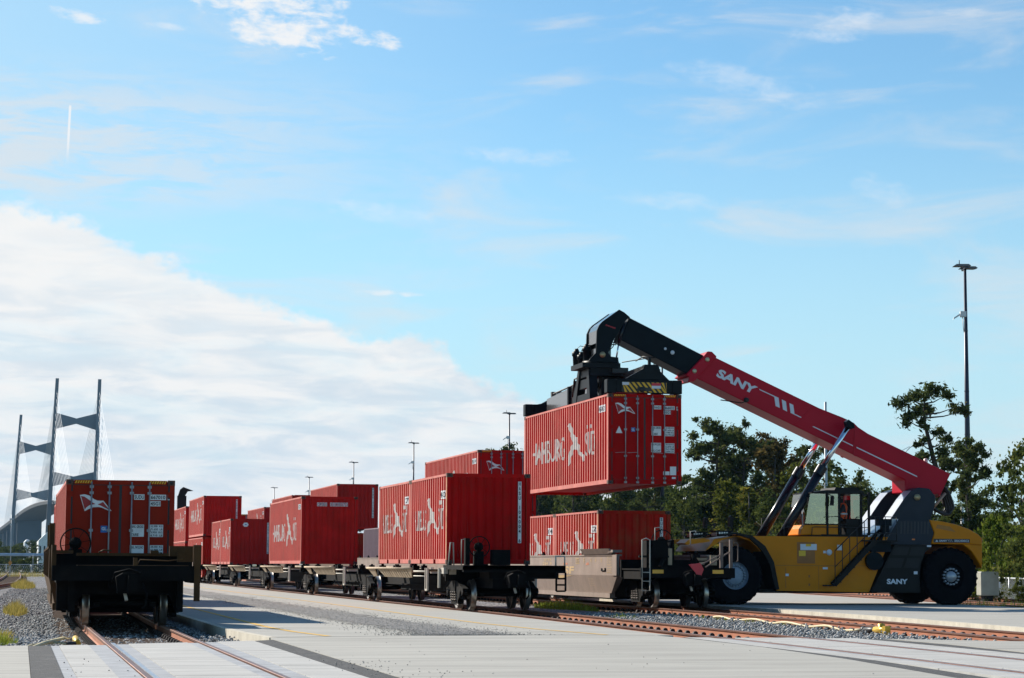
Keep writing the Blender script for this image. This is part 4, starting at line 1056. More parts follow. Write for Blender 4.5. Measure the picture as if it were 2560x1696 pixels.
# --- middle train: five spine units
X2T = 13.35
def spine(label, Y, first=False, apron=True, last=False):
    t = thing('spine_car', label, 'railway car', (X2T, Y, 0), 0, GC); Ls = 16.65
    b = MB(); b.box(-.33, 0.3, .62, .33, Ls - .3, 1.02); b.box(-.48, .3, 1.02, .48, Ls - .3, 1.06); b.box(-.42, .3, .58, .42, Ls - .3, .62)
    b.box(-.30, 3, .42, .30, Ls - 3, .58)
    for yy in (.9, 6.3, 7.05, 12.9): b.box(-1.20, yy, .92, 1.20, yy + .22, 1.10)
    for yy in (.35, 5.95, 6.4, 12.4):
        for s in (-1, 1): b.box(s * 1.22, yy, 1.09, s * 1.02, yy + .22, 1.225); b.box(s * 1.16, yy + .06, 1.224, s * 1.08, yy + .16, 1.27)
    b.build('spine_beam', BLK, t)
    if apron:
        for s in (-1, 1):
            a = MB(); y0, y1 = 3.9, 12.3
            v = [(s * 1.66, y0 + .0, 1.12), (s * 1.66, y1, 1.12), (s * 1.50, y1 - .55, .86), (s * 1.50, y0 + .75, .86)]
            v += [(s * 1.64, y0 + .0, 1.115), (s * 1.64, y1, 1.115), (s * 1.48, y1 - .55, .86), (s * 1.48, y0 + .75, .86)]
            yq = 10.2
            for (ya, yb, za, zb) in ((y0, yq, y0 + .75, yq - .55), (yq + .75, y1, yq + 1.05, y1 - .35)):
                o = [(s * 1.66, ya, 1.12), (s * 1.66, yb, 1.12), (s * 1.50, zb, .86), (s * 1.50, za, .86), (s * 1.63, ya, 1.12), (s * 1.63, yb, 1.12), (s * 1.47, zb, .86), (s * 1.47, za, .86)]
                a.add(o, [(0, 1, 2, 3), (7, 6, 5, 4), (0, 4, 5, 1), (3, 2, 6, 7), (0, 3, 7, 4), (1, 5, 6, 2)])
            for k in np.arange(y0 + .9, yq - .6, .42): a.obox((s * 1.665, k, 1.11), (s * 1.505, k, .87), .025, .02)
            a.tube([(s * 1.66, y0 - .1, 1.135), (s * 1.66, yq, 1.135), (s * 1.66, y1 + .15, 1.135)], .035, 8)
            a.box(s * 1.6, 5, 1.0, s * .4, 5.15, 1.08); a.box(s * 1.6, 9, 1.0, s * .4, 9.15, 1.08)
            ap = split(a.build('side_apron', TAN, t))
            h = MB(); yy = 1.4
            h.tube([(s * 1.6, yy + 2.3, 1.06), (s * 1.6, yy, 1.06)], .02, 6); h.tube([(s * 1.6, yy + 2.3, .92), (s * 1.6, yy + .3, .92)], .016, 6)
            h.box(s * 1.63, yy - .06, .52, s * 1.58, yy + .0, 1.16); h.box(s * 1.63, yy + .24, .52, s * 1.58, yy + .30, 1.16); h.box(s * 1.63, yy, .50, s * 1.58, yy + .24, .56); h.box(s * 1.5, yy + .0, 1.0, s * .3, yy + .1, 1.05)
            split(h.build('side_step', PIPEL, t))
    if not last: bogie(t, Ls + (-.1 if first else 0))
    return t
s1 = spine('first spine car, under HASU 104004 6, with brake wheel on its dark end', 63.2, True)
bogie(s1, 0.0)
p = MB(); p.box(-1.36, -2.7, 1.12, 1.50, .25, 1.245); p.box(-1.36, -2.7, 1.06, 1.5, -2.6, 1.245); p.box(-.6, -2.5, .88, 1.35, -1.2, 1.118); p.box(-.5, -2.5, .62, .5, .4, .878); p.box(-1.3, .2, .8, 1.3, .28, 1.12)
p.build('end_platform', BLK, s1); coupler(s1, 0, -2.8, .84)
handwheel(s1, -.52, -.75, 1.76, .29)
p = MB(); p.box(-.18, -.95, 1.246, .33, -.6, 1.68); p.box(-.95, -.9, 1.246, -.82, -.7, 2.0); split(p.build('brake_box', BLK, s1))
ladder(s1, (1.36, -2.72, .55), (1.36, -2.72, 1.06), .26, 'x', 3, BLK, .03)
p = MB()
p.tube([(1.22, -2.7, 1.24), (1.22, -2.7, 1.5), (1.47, -2.7, 1.5), (1.47, -2.7, 1.24)], .025, 6); p.tube([(-1.3, -.2, 1.24), (-1.24, -.2, 1.88), (-1.16, -.2, 1.88), (-1.14, -.2, 1.24)], .02, 6)
p.tube([(-1.0, -.6, 1.24), (-1.0, -.6, 1.96), (-.85, -.6, 1.98)], .015, 6); split(p.build('grab_rail', PIPEL, s1))
p = MB(); p.box(-1.42, -.15, 1.0, -1.30, .25, 1.17); p.box(-1.2, -.1, .98, -1.05, .2, 1.17); p.box(-1.5, .25, .6, -1.44, .32, 1.16); split(p.build('side_step', PIPEL, s1))
for i in range(1, 5):
    spine(('second spine car, empty, between the numbered red containers', 'third spine car, under the container with number squares', 'fourth spine car, empty, its tan side guard lit', 'fifth spine car, under the hexagon sticker container')[i - 1], 63.2 + 16.62 * i)
well_car('dark well car under the two high stack in the middle train', X2T, 146.6, 14.5, BRN2, None, True, True, GC)
well_car('well car farther back in the middle train, behind the two high stack', X2T, 161.8, 14.5, BRN, None, True, True, GC)
# --- right train
c3 = well_car('brown grey well car lettered BNSF with a ladder and brake wheel on its dark end', 19.68, 64.9, 19.4, BRN, 1, True, False, GC, 0, [1.95, 19.4])
coupler(c3, 0, 0)
handwheel(c3, -.25, 1.9, 2.02, .33)
for s in (-1, 1):
    p = MB(); x = s * .93; p.box(x - .17, -.006, 1.03, x + .17, 0, 1.14); p.build('reflector', REFL, c3)
p = MB(); p.prism([(.12, .92), (.05, 1.06), (-.16, 1.30), (.20, 1.34), (.30, 1.16), (.18, .86)], 'y', -.60, -.57); p.build('flag_board', FLAGR, c3)
p = MB()
for x, h in ((1.05, 1.95), (1.35, 2.05)): p.box(x, .15, 1.2, x + .09, .24, h); p.obox((x + .04, .2, h - .35), (x - .75, .18, 1.22), .035, .035)
p.tube([(1.50, .2, 1.95), (1.58, .2, 1.95), (1.62, .2, 1.9), (1.62, .2, 1.42), (1.56, .2, 1.38)], .016, 6)
split(p.build('corner_post', mat('post_brown', (0.13, .09, .075), .7), c3))
p = MB(); p.box(-1.0, 1.0, 1.17, -.35, 1.5, 2.02); p.box(-.85, .9, 1.5, -.35, 1.2, 1.9); p.box(-.45, 1.95, 1.17, .15, 2.2, 2.05); p.box(.5, 1.2, 1.17, .75, 1.4, 1.62); p.box(.55, .9, 1.17, 1.2, 1.3, 1.35)
p.obox((-.7, .6, 1.2), (-.1, 1.6, 2.0), .1, .1); p.box(-1.42, .3, 1.5, -.5, .42, 1.56); split(p.build('bulkhead', BLK, c3))
p = MB(); p.box(-.32, 1.0, 1.28, -.2, 1.05, 1.78); p.prism([(.52, 1.5), (.86, 1.5), (.80, 1.42), (.58, 1.42)], 'y', .8, .84); p.prism([(.6, 1.38), (.8, 1.38), (.75, 1.30), (.65, 1.30)], 'y', .8, .84); p.box(.95, .8, 1.28, 1.15, .86, 1.58); split(p.build('bracket_plate', TAN, c3))
p = MB()
for x0, x1, z0, z1 in ((-1.42, -1.18, .52, 2.02), (-.62, -.62, 1.85, 2.4), (.5, .5, 1.9, 2.3)):
    if x0 == x1: p.tube([(x0, 1.4, z0), (x0, 1.4, z1), (x0 + .15, 1.4, z1 + .02), (x0 + .18, 1.4, z1 - .05)], .016, 6)
    else: p.tube([(x0, .0, z0), (x0, .0, z1), ((x0 + x1) / 2, .0, z1 + .05), (x1, .0, z1), (x1, .0, z0), (x0, 0, z0)], .018, 6); p.tube([(x0, 0, 1.06), (x1, 0, 1.06)], .016, 6); p.tube([(x0, 0, .8), (x1, 0, .8)], .012, 6)
split(p.build('grab_rail', PIPEL, c3))
# marks on the side facing left
S = c3; gold = mat('gold_lettering', (0.48, 0.33, 0.15), .6, var=.15, dirt=(.2, .15, .1), dirt_amt=.5, dirt_scale=4); orange = mat('faded_orange', (0.42, 0.14, 0.06), .7, var=.2)
g = MB(); og = MB(); dk = MB()
def side_text(mb, s, ya, yb, za, zb, bold=.01, shear=0.0, x=-1.505):
    sh = scaled(text2d(s, bold), 0, 0, yb - ya, zb - za, shear); mb.shape(sh, (x, yb, za), (0, -1, 0), (0, 0, 1))
side_text(g, 'BNSF', 8.05, 11.3, .975, 1.225, .03, .2)
def on_skirt(y, z): return (-1.5 + (0.95 - z) * .14 / .55 - .006, y, z)
g.poly([on_skirt(8.2, .93), on_skirt(10.9, .93), on_skirt(10.9, .76)])
side_text(g, 'DTTX', 11.2, 12.3, 1.40, 1.48); side_text(g, '254  9', 11.2, 12.5, 1.26, 1.37)
for i, (y, w, h) in enumerate(((7.3, .45, .2), (6.6, .12, .2), (5.7, .12, .16), (5.1, .12, .16), (4.4, .12, .16))): side_text(g, ('DDE', '9', '4', '4', '9')[i], y, y + w, 1.50 - h, 1.50, .01)
for k in range(7): side_text(g, ('CAPY 122', 'LD LMT', 'LT WT', 'PLATE', 'A-3', 'COTS', 'RPKD')[k], 3.2, 3.75, 1.5 - k * .08, 1.545 - k * .08, .0)
for k in range(4): side_text(g, ('LUBE', 'TEST', 'AIR', 'BRAKE')[k], 5.6, 6.2, .82 - k * .07, .86 - k * .07, .0, 0, -1.47 + k * .018)
og.poly([(-1.506, 9.5, 1.28), (-1.506, 8.9, 1.28), (-1.506, 8.9, 1.34), (-1.506, 9.5, 1.34)]); og.poly([(-1.506, 6.4, 1.26), (-1.506, 6.0, 1.28), (-1.506, 6.1, 1.36), (-1.506, 6.4, 1.32)]); og.poly([(-1.506, 2.75, 1.38), (-1.506, 2.6, 1.38), (-1.506, 2.6, 1.52), (-1.506, 2.75, 1.52)])
dk.box(-1.53, 3.9, 1.08, -1.50, 4.4, 1.11); dk.box(-1.53, 3.9, 1.08, -1.50, 3.98, 1.18); dk.box(-1.53, 4.32, 1.08, -1.50, 4.4, 1.17)
g.build('lettering', gold, S, fix=False); split(og.build('paint_patch', orange, S, fix=False)); dk.build('tow_loop', BLK, S)
tr = MB(); tr.prism([(-1.55, 1.60), (-1.40, 1.60), (-1.62, 1.78), (-1.66, 1.78)], 'y', 3.0, 6.6); tr.box(-1.6, 2.7, 1.66, -1.3, 3.3, 1.74); split(tr.build('walkway_tray', BRN, S))
sc = MB(); sc.box(-1.53, 2.52, .95, -1.505, 3.05, 1.60); sc.build('end_plate', BRN, S)
well_car('brown well car under the stack with the pennant doors', 19.7, 84.3, 19.5, BRN, 1, False, False, GC, 0, [19.5])
well_car('brown well car carrying the low grey purple container', 19.7, 103.8, 19.5, BRN, 1, False, False, GC, 0, [19.5])
well_car('far well car of the right train under the bright red stack', 19.7, 123.3, 22, BRN2, None, False, False, GC, 0, [22])
well_car('last visible well cars of the right train, far behind the others', 19.7, 146, 22, BRN2, None, False, False, GC, 0, [22])
# ------------------------------------------------------------------ lifting machine (reach stacker)
O = Vector((26, 73, 0))
RS = thing('reach_stacker', 'yellow container lifting machine with a long red SANY boom holding a container', 'lifting machine', O)
YEL = mat('machine_yellow', (0.60, 0.195, 0.003), 0.4, var=.08, vscale=1.5, spec=.15, dirt=(.35, .16, .02), dirt_amt=.3, dirt_scale=.8)
BOOMR = mat('boom_red', (0.42, 0.005, 0.022), 0.42, var=.07, vscale=.8, spec=.14)
NAVY = mat('boom_navy_black', (0.0045, 0.009, 0.014), 0.4, var=.2, vscale=2, spec=.07)
DGREY = mat('machine_dark_grey', (0.019, 0.018, 0.018), 0.5, var=.15, vscale=2, spec=.08)
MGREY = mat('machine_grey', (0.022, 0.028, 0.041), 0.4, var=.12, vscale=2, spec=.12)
LGREY = mat('light_and_sunlit_grey', (0.34, 0.37, 0.42), 0.34, var=.1, vscale=2, coat=.4)  # light grey, also the painted sunlit tone of slanted grey fronts
CHROME = mat('chromed_rod', (0.75, 0.77, 0.82), 0.09, 1.0, var=.03)
BARREL = mat('cylinder_black', (0.005, 0.007, 0.014), 0.25, var=.1, spec=.35)
TYRE = mat('tyre_rubber', (0.0055, 0.0055, 0.007), 0.9, var=.25, vscale=6, spec=.06)
RIM = mat('rim_blue_grey', (0.22, 0.27, 0.34), 0.55, var=.2, vscale=5)
RIMB = mat('rim_bolt', (0.36, 0.38, 0.42), 0.4, .5)
HOSE = mat('hose_rubber', (0.010, 0.010, 0.011), 0.5)
LOGOW = mat('logo_white', (0.60, 0.63, 0.70), 0.5, var=.04)
SEATM = mat('seat_fabric', (0.012, 0.012, 0.014), 0.8)
LAMPG = mat('lamp_lens', (0.75, 0.75, 0.72), 0.15)
ORANGE = mat('orange_lens', (0.70, 0.16, 0.01), 0.3)
def B(mb, name, m, p=RS, **k): return mb.build(name, m, p, O if p is RS else (0, 0, 0), **k)
def sub(mb, name, m, p, **k):
    """sub-part: the parent part carries no transform of its own, so world points minus the machine's base"""
    return mb.build(name, m, p, O, **k)
# chassis
c = MB()
c.prism([(22.2, 1.75), (22.5, 2.14), (23.3, 2.25), (28.9, 2.25), (28.9, 2.02), (28.55, 2.0), (27.87, .42), (24.66, .46), (24.52, 1.05), (24.2, 1.66), (23.75, 2.08), (23.25, 2.235), (22.75, 2.1)], 'y', 71.25, 74.75)
ch = B(c, 'chassis', YEL)
c = MB(); c.prism([(24.2, .5), (28.2, .5), (28.2, .38), (24.2, .38)], 'y', 71.4, 74.6); c.box(22.2, 72.1, .5, 31.5, 73.9, 1.7); c.box(22.9, 71.6, .75, 23.4, 74.4, 1.2); c.box(30.4, 71.8, .7, 31.1, 74.2, 1.15)
B(c, 'underframe', DGREY)
c = MB()
for y in (71.244, 74.756): c.box(24.6, y - .003, 1.28, 28.0, y + .003, 1.295); c.box(24.95, y - .003, .55, 24.965, y + .003, 1.2); c.box(26.1, y - .003, .5, 26.11, y + .003, 1.28); c.box(25.75, y - .003, .9, 25.8, y + .003, .98); c.box(25.75, y - .003, .62, 25.8, y + .003, .7)
c.box(25.36, 71.238, 1.36, 25.98, 71.245, 2.06); split(sub(c, 'panel_seam', mat('panel_seam_brown', (0.30, .10, .01), .5), ch))  # seam lines and one side panel in a darker brown
d = MB(); d.box(25.47, 71.232, 1.80, 26.04, 71.239, 2.0); d.box(26.27, 71.236, 1.70, 26.36, 71.243, 1.78); d.box(26.76, 71.236, 1.80, 26.93, 71.243, 1.98); d.box(24.95, 71.236, .94, 25.06, 71.243, 1.02); d.box(26.25, 71.236, 1.17, 26.42, 71.243, 1.24)
split(sub(d, 'decal', LOGOW, ch))
d = MB(); d.box(25.42, 71.230, 1.60, 25.65, 71.238, 1.78); d.box(25.66, 71.226, 1.92, 25.84, 71.231, 2.0); split(sub(d, 'yellow_decal', WARN, ch))
d = MB(); d.lathe([(-.004, .001), (-.004, .10), (0, .10)], (26.48, 71.243, 1.73), 'y', 20); sub(d, 'round_decal', LOGOW, ch)
# front fenders with lamps
for s, yc in ((-1, 71.6), (1, 74.4)):
    f = MB(); f.prism([(21.45, 2.0), (21.62, 2.13), (22.1, 2.16), (22.3, 2.12), (22.3, 2.05), (21.5, 1.94)], 'y', yc - .5, yc + .5)
    f.prism([(22.62, 2.22), (23.2, 2.30), (23.7, 2.16), (24.08, 1.8), (24.35, 1.32), (24.55, .5), (24.68, .5), (24.5, 1.4), (24.2, 1.92), (23.75, 2.26), (23.2, 2.36), (22.6, 2.3)], 'y', yc - .52, yc + .52)
    fe = B(f, 'fender', [YEL, DGREY]); 
    for p_ in fe.data.polygons:
        if p_.center.x + 26 > 22.5: p_.material_index = 1
    f = MB(); f.box(22.55, yc - .35, 2.36, 23.15, yc + .35, 2.42)
    f.box(22.62, yc - .3, 2.24, 23.1, yc + .3, 2.36); fl = B(f, 'lamp_bar', DGREY)
    for k in range(4):
        q = MB(); q.box(22.66 + k * .085, yc - .37, 2.25, 22.71 + k * .085, yc - .30, 2.37); q.box(22.60, yc - .28 + k * .15, 2.25, 22.622, yc - .2 + k * .15, 2.36); sub(q, 'headlight', LAMPG, fl)
    q = MB(); q.box(23.12, yc - .38, 2.27, 23.25, yc - .29, 2.35); sub(q, 'indicator', ORANGE, fl)
    f = MB(); f.tube([(23.2, yc - .2, 2.4), (23.1, yc - .25, 2.6)], .018, 6); f.prism([(23.02, 2.56), (23.14, 2.54), (23.18, 2.86), (23.10, 2.92), (23.05, 2.88)], 'y', yc - .34, yc - .16)
    split(B(f, 'mirror', DGREY))
# wheels
def big_wheel(x, y, s, front):
    r, w = (.955, .50)
    t_ = MB(); y0 = y
    prof = [(-w / 2, .45), (-w / 2 - .01, .60), (-w / 2, .82), (-w / 2 + .05, .92), (-w / 2 + .12, r), (w / 2 - .12, r), (w / 2 - .05, .92), (w / 2, .82), (w / 2 + .01, .60), (w / 2, .45)]
    t_.lathe(prof, (x, y, r - .01), 'y', 56)
    for k in range(28):
        a = 2 * PI * k / 28
        for q in (-1, 1):
            ca, sa = math.cos(a + .06 * q), math.sin(a + .06 * q); p0 = Vector((x + ca * (r - .0), y + q * .08, r - .01 + sa * (r - .0))); p1 = Vector((x + ca * (r - .04), y + q * w * .48, r - .01 + sa * (r - .04)))
            t_.obox(p0, p1, .075, .05, 0, (ca, 0, sa))
    ty = B(t_, 'wheel', TYRE)
    h = MB(); o = s
    h.lathe([(o * .24, .46), (o * .15, .44), (o * .10, .36), (o * .10, .30), (o * .16, .26), (o * .17, .001)], (x, y, r - .01), 'y', 36)
    rb = sub(h, 'rim', RIM if front else TYRE, ty)
    h = MB()
    if front: h.lathe([(o * .17, .30), (o * .215, .27), (o * .22, .001)], (x, y, r - .01), 'y', 32); n, rr, br = 22, .335, .024
    else:
        h.lathe([(o * .17, .19), (o * .27, .17), (o * .27, .13), (o * .29, .12), (o * .29, .001)], (x, y, r - .01), 'y', 32); n, rr, br = 15, .262, .034
    for k in range(n):
        a = 2 * PI * k / n; h.lathe([(o * .10, br), (o * .25, br), (o * .25, .001)], (x + rr * math.cos(a), y, r - .01 + rr * math.sin(a)), 'y', 8)
    sub(h, 'hub', RIMB if not front else RIM, ty)
for y, s in ((71.28, -1), (71.82, -1), (74.18, 1), (74.72, 1)): big_wheel(23.15, y, s, True)
for y, s in ((71.35, -1), (74.65, 1)): big_wheel(30.75, y, s, False)
# rear body
h = MB(); prof = [(28.72, 2.03), (28.4, 2.03), (28.9, 2.85), (30.35, 2.85), (30.05, 2.82)]
hood = MB(); hood.prism([(30.08, 2.03), (30.2, 2.4), (30.02, 2.84), (30.5, 2.79), (31.0, 2.69), (31.45, 2.54), (31.78, 2.37), (31.9, 2.24), (31.92, 2.0), (31.5, 2.02)], 'y', 71.2, 74.8)
hood.prism([(31.2, 2.03), (31.92, 2.01), (31.9, 1.2), (31.75, 1.45), (31.52, 1.8)], 'y', 71.2, 74.8); hood.box(31.0, 72.0, .75, 31.9, 74.0, 2.0)
ho = B(hood, 'hood', YEL); bevel(ho, .04, 2)
d = MB(); d.prism([(30.25, 2.56), (30.95, 2.44), (30.75, 2.62), (30.3, 2.68)], 'y', 71.190, 71.199); sub(d, 'vent_recess', mat('vent_brown', (.35, .13, .01), .5), ho)
d = MB(); d.box(30.16, 71.188, 2.08, 31.46, 71.199, 2.205); stp = sub(d, 'name_strip', INK, ho)
d = MB(); d.shape(scaled(text2d('SANY', .03), 0, 0, .28, .065), (30.36, 71.184, 2.11), (1, 0, 0), (0, 0, 1)); d.shape(scaled(text2d('SRSC4545C2', .02), 0, 0, .52, .075), (30.90, 71.184, 2.105), (1, 0, 0), (0, 0, 1))
for k in range(3): d.obox((30.66 + k * .06, 71.184, 2.19), (30.72 + k * .06, 71.184, 2.10), .008, .012, 0, (0, 1, 0))
d.poly([(30.22, 71.184, 2.11), (30.32, 71.184, 2.11), (30.27, 71.184, 2.18)]); sub(d, 'strip_lettering', LOGOW, ho, fix=False)
d = MB(); d.box(31.86, 71.25, 2.1, 31.935, 71.5, 2.25); sub(d, 'tail_lamp', mat('tail_lamp_red', (.4, .01, .01), .3), ho)
g = MB(); g.prism([(27.88, .40), (28.74, 2.0), (30.1, 2.0), (29.85, 1.75), (29.68, 1.35), (29.62, .9), (29.66, .40)], 'y', 71.15, 74.85)
gp_ = B(g, 'side_panel', DGREY); bevel(gp_, .02)
g = MB()
for q in ([(28.76, 1.92), (29.28, 1.92), (29.18, 1.65), (28.64, 1.65)], [(29.36, 1.92), (29.83, 1.92), (29.76, 1.64), (29.26, 1.64)], [(28.56, 1.55), (29.09, 1.55), (28.97, 1.23), (28.4, 1.23)], [(29.20, 1.55), (29.66, 1.55), (29.58, 1.23), (29.06, 1.23)]): g.prism(q, 'y', 71.138, 71.148)
sub(g, 'grille', mat('grille_black', (.005, .005, .006), .7, vscale=30, var=.5), gp_)
d = MB(); d.shape(scaled(text2d('SANY', .04), 0, 0, .74, .175), (28.46, 71.142, .69), (1, 0, 0), (0, 0, 1)); sub(d, 'maker_lettering', LOGOW, gp_, fix=False)
d = MB(); d.box(29.42, 71.138, 1.02, 29.55, 71.146, 1.12); d.box(29.9, 71.138, 1.93, 30.05, 71.146, 1.99); split(sub(d, 'decal', LOGOW, gp_))
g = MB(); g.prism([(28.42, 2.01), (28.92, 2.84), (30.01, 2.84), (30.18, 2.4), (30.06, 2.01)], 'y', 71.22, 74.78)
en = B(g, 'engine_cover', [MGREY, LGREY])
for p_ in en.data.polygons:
    if p_.normal.x < -.4 and p_.normal.z > .2: p_.material_index = 1  # front slope coloured light, sunlight put into the paint
g = MB()
for k in range(9): g.prism([(28.98 + k * .12, 2.36), (29.04 + k * .12, 2.36), (29.06 + k * .12, 2.78), (29.0 + k * .12, 2.78)], 'y', 71.21, 71.225)
sub(g, 'louvre', mat('louvre_navy', (.008, .012, .022), .5), en)
g = MB(); g.box(29.40, 71.2, 2.16, 29.5, 71.22, 2.2); sub(g, 'marker_lamp', ORANGE, en)
g = MB()
for y0, y1 in ((71.6, 72.32), (73.68, 74.4)):
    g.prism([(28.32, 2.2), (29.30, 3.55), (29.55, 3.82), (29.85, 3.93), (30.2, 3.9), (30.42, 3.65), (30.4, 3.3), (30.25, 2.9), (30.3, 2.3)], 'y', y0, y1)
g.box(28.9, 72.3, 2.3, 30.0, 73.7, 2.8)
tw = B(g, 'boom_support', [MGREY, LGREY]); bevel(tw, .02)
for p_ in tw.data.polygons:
    if p_.normal.x < -.4 and p_.normal.z > .2: p_.material_index = 1  # sun on the support fronts is given by this lighter colour
g = MB(); g.prism([(27.95, 2.25), (28.45, 2.25), (29.0, 2.86), (28.75, 2.86)], 'y', 71.4, 74.6); sub(g, 'sloping_cover', LGREY, en)  # pale colour carries the sunlight on this slope
g = MB()
for y in (71.58, 72.34): g.lathe([(-.03, .11), (.03, .11), (.03, .001)] if y > 72 else [(.03, .11), (-.03, .11), (-.03, .001)], (29.75, y, 3.6), 'y', 16)
split(sub(g, 'pivot_pin', mat('brass_pin', (.35, .28, .16), .4, .6), tw))
# boom
b = MB(); b.prism([(22.9, 8.25), (26.61, 6.6), (27.45, 6.30), (27.84, 6.13), (28.0, 5.98), (28.36, 5.76), (29.93, 5.07), (31.33, 4.44), (30.9, 3.62), (30.86, 3.76), (30.68, 3.72), (30.6, 3.88), (30.22, 3.93), (30.05, 3.72), (29.66, 3.78), (29.66, 4.21), (25.62, 6.02), (22.2, 7.55)], 'y', 72.4, 73.6)
bo = B(b, 'boom', BOOMR); bevel(bo, .03, 2)
b = MB()
for y0, y1 in ((72.385, 72.4), (73.6, 73.615)): b.prism([(26.35, 6.62), (27.45, 6.26), (27.3, 6.05), (26.0, 5.95), (25.7, 6.05)], 'y', y0, y1); b.prism([(27.86, 5.98), (27.95, 5.9), (27.9, 4.98), (27.8, 5.02)], 'y', y0, y1)
split(sub(b, 'stiffener', BOOMR, bo))
b = MB()
b.prism([(22.54, 8.30), (22.64, 8.43), (22.79, 8.42), (22.96, 8.26), (22.92, 8.20), (22.22, 7.46), (22.14, 7.40), (21.95, 7.38), (21.98, 7.56), (21.86, 7.60)], 'y', 72.33, 73.67)
co = sub(b, 'collar', BOOMR, bo); bevel(co, .02)
b = MB()
for (x, z) in ((22.62, 8.15), (22.17, 7.75)):
    b.lathe([(-.02, .001), (-.02, .075), (0, .075)], (x, 72.325, z), 'y', 16)
split(sub(b, 'bolt_cap', mat('bolt_cap_brass', (.5, .45, .30), .4, .5), bo))
# lettering and stripes on the boom
dirx = Vector((24.41 - 23.0, 0, 7.0 - 7.62)).normalized(); upv = Vector((0.44, 0, 1)).normalized(); upv = Vector((-dirx.z, 0, dirx.x))
for yy, flip in ((72.392, 1), ):
    d = MB(); U_ = Vector((.915, 0, -.404)); V_ = Vector((.404, 0, .915))
    d.shape(scaled(text2d('SANY', .045), 0, 0, 1.47, .30, .12), (22.93, yy, 7.60), U_, V_)
    st_ = [[(24.46, 7.21), (24.48, 7.17), (24.97, 6.96), (25.0, 6.93), (25.04, 6.64), (25.19, 6.58), (25.15, 6.92)], [(25.26, 6.87), (25.41, 6.80), (25.45, 6.46), (25.30, 6.53)], [(25.53, 6.75), (25.67, 6.69), (25.71, 6.395), (26.19, 6.18), (26.19, 6.145), (25.57, 6.42)],
           [(26.35, 6.00), (27.79, 5.36), (27.79, 5.325), (26.35, 5.965)], [(27.88, 5.33), (30.10, 4.35), (30.10, 4.31), (27.88, 5.29)]]
    for q in st_:
        sh = tri2d(q); d.shape(sh, (0, yy, 0), (1, 0, 0), (0, 0, 1))
    sub(d, 'boom_lettering', LOGOW, bo, fix=False)
b = MB(); b.prism([(19.93, 9.52), (22.75, 8.20), (22.05, 7.62), (19.67, 8.745)], 'y', 72.48, 73.52)
ib = B(b, 'inner_boom', NAVY); bevel(ib, .03, 2)
d = MB()
for x, z, r_ in ((21.45, 8.37, .07), (21.2, 8.49, .045)): d.lathe([(-.012, .001), (-.012, r_), (0, r_)], (x, 72.478, z), 'y', 16)
split(sub(d, 'boom_decal', LOGOW, ib))
d = MB(); d.lathe([(0, .09), (-.09, .08), (-.09, .001)], (24.0, 72.4, 6.82), 'y', 14); d.tube([(24.0, 72.3, 6.8), (23.85, 72.4, 6.72), (23.3, 73.0, 6.85)], .02, 6); split(sub(d, 'work_lamp', HOSE, bo))
d = MB(); d.lathe([(0, .07), (.12, .07), (.14, .03), (.14, .001)], (30.55, 72.7, 4.83), 'z', 12); sub(d, 'beacon', mat('beacon_white_red', (.7, .4, .35), .3), bo)
# boom head
hd = MB(); hp = [(19.55, 9.74), (19.73, 9.65), (19.93, 9.49), (19.79, 9.40), (19.40, 8.78), (19.30, 8.6), (19.17, 8.30), (19.27, 8.16), (19.52, 8.14), (19.53, 8.0), (19.37, 7.97), (18.50, 7.98), (18.56, 8.08), (18.76, 8.28), (18.79, 9.03), (18.87, 9.21), (18.98, 9.33)]
hd.prism(hp, 'y', 72.28, 72.36); hh2 = MB(); hh2.prism(hp, 'y', 73.64, 73.72)
cv = [(19.55, 9.72), (19.0, 9.315), (18.90, 9.215), (18.83, 9.05), (18.82, 8.62)]; cv2 = [(18.90, 8.62), (18.91, 9.03), (18.97, 9.17), (19.06, 9.27), (19.6, 9.66)]
hh = B(hd, 'boom_head', NAVY); B(hh2, 'boom_head', NAVY)
q = MB(); n = 10; cs = []
for i in range(len(cv) - 1): q.add([(cv[i][0], 72.36, cv[i][1]), (cv[i + 1][0], 72.36, cv[i + 1][1]), (cv[i + 1][0], 73.64, cv[i + 1][1]), (cv[i][0], 73.64, cv[i][1])], [(0, 1, 2, 3)], 0, True)
q.prism([(18.9, 9.0), (19.5, 9.6), (19.7, 9.5), (19.3, 8.8)], 'y', 72.37, 73.63)
q.box(18.9, 72.4, 8.05, 19.3, 73.6, 8.5); sub(q, 'head_cover', mat('head_cover_black', (.012, .014, .018), .18, coat=.6), hh)
q = MB(); q.shape(scaled(text2d('DANGER', .02), 0, 0, .36, .05), (19.08, 72.274, 9.19), Vector((.95, 0, -.3)), Vector((.3, 0, .95))); sub(q, 'warning_lettering', FLAGR, hh, fix=False)
q = MB()
for y in (72.42, 73.58): q.tube([(19.74, y, 9.3), (19.57, y, 8.62)], .062, 12)
split(sub(q, 'tilt_cylinder', BARREL, hh))
q = MB()
for y in (72.42, 73.58): q.tube([(19.57, y, 8.62), (19.49, y, 8.12)], .026, 10)
split(sub(q, 'tilt_rod', CHROME, hh))
q = MB(); q.lathe([(0, .10), (-.02, .10), (-.02, .001)], (18.98, 72.28, 8.22), 'y', 16); sub(q, 'pin_cap', mat('brass_pin', (.3, .3, .3), .4), hh)
q = MB(); q.tube([(19.2, 72.5, 8.6), (19.5, 72.5, 8.58), (19.45, 72.5, 8.66), (19.2, 72.5, 8.66)], .02, 6); q.tube([(19.2, 72.35, 8.35), (19.35, 72.3, 8.5), (19.42, 72.4, 8.75)], .018, 6)
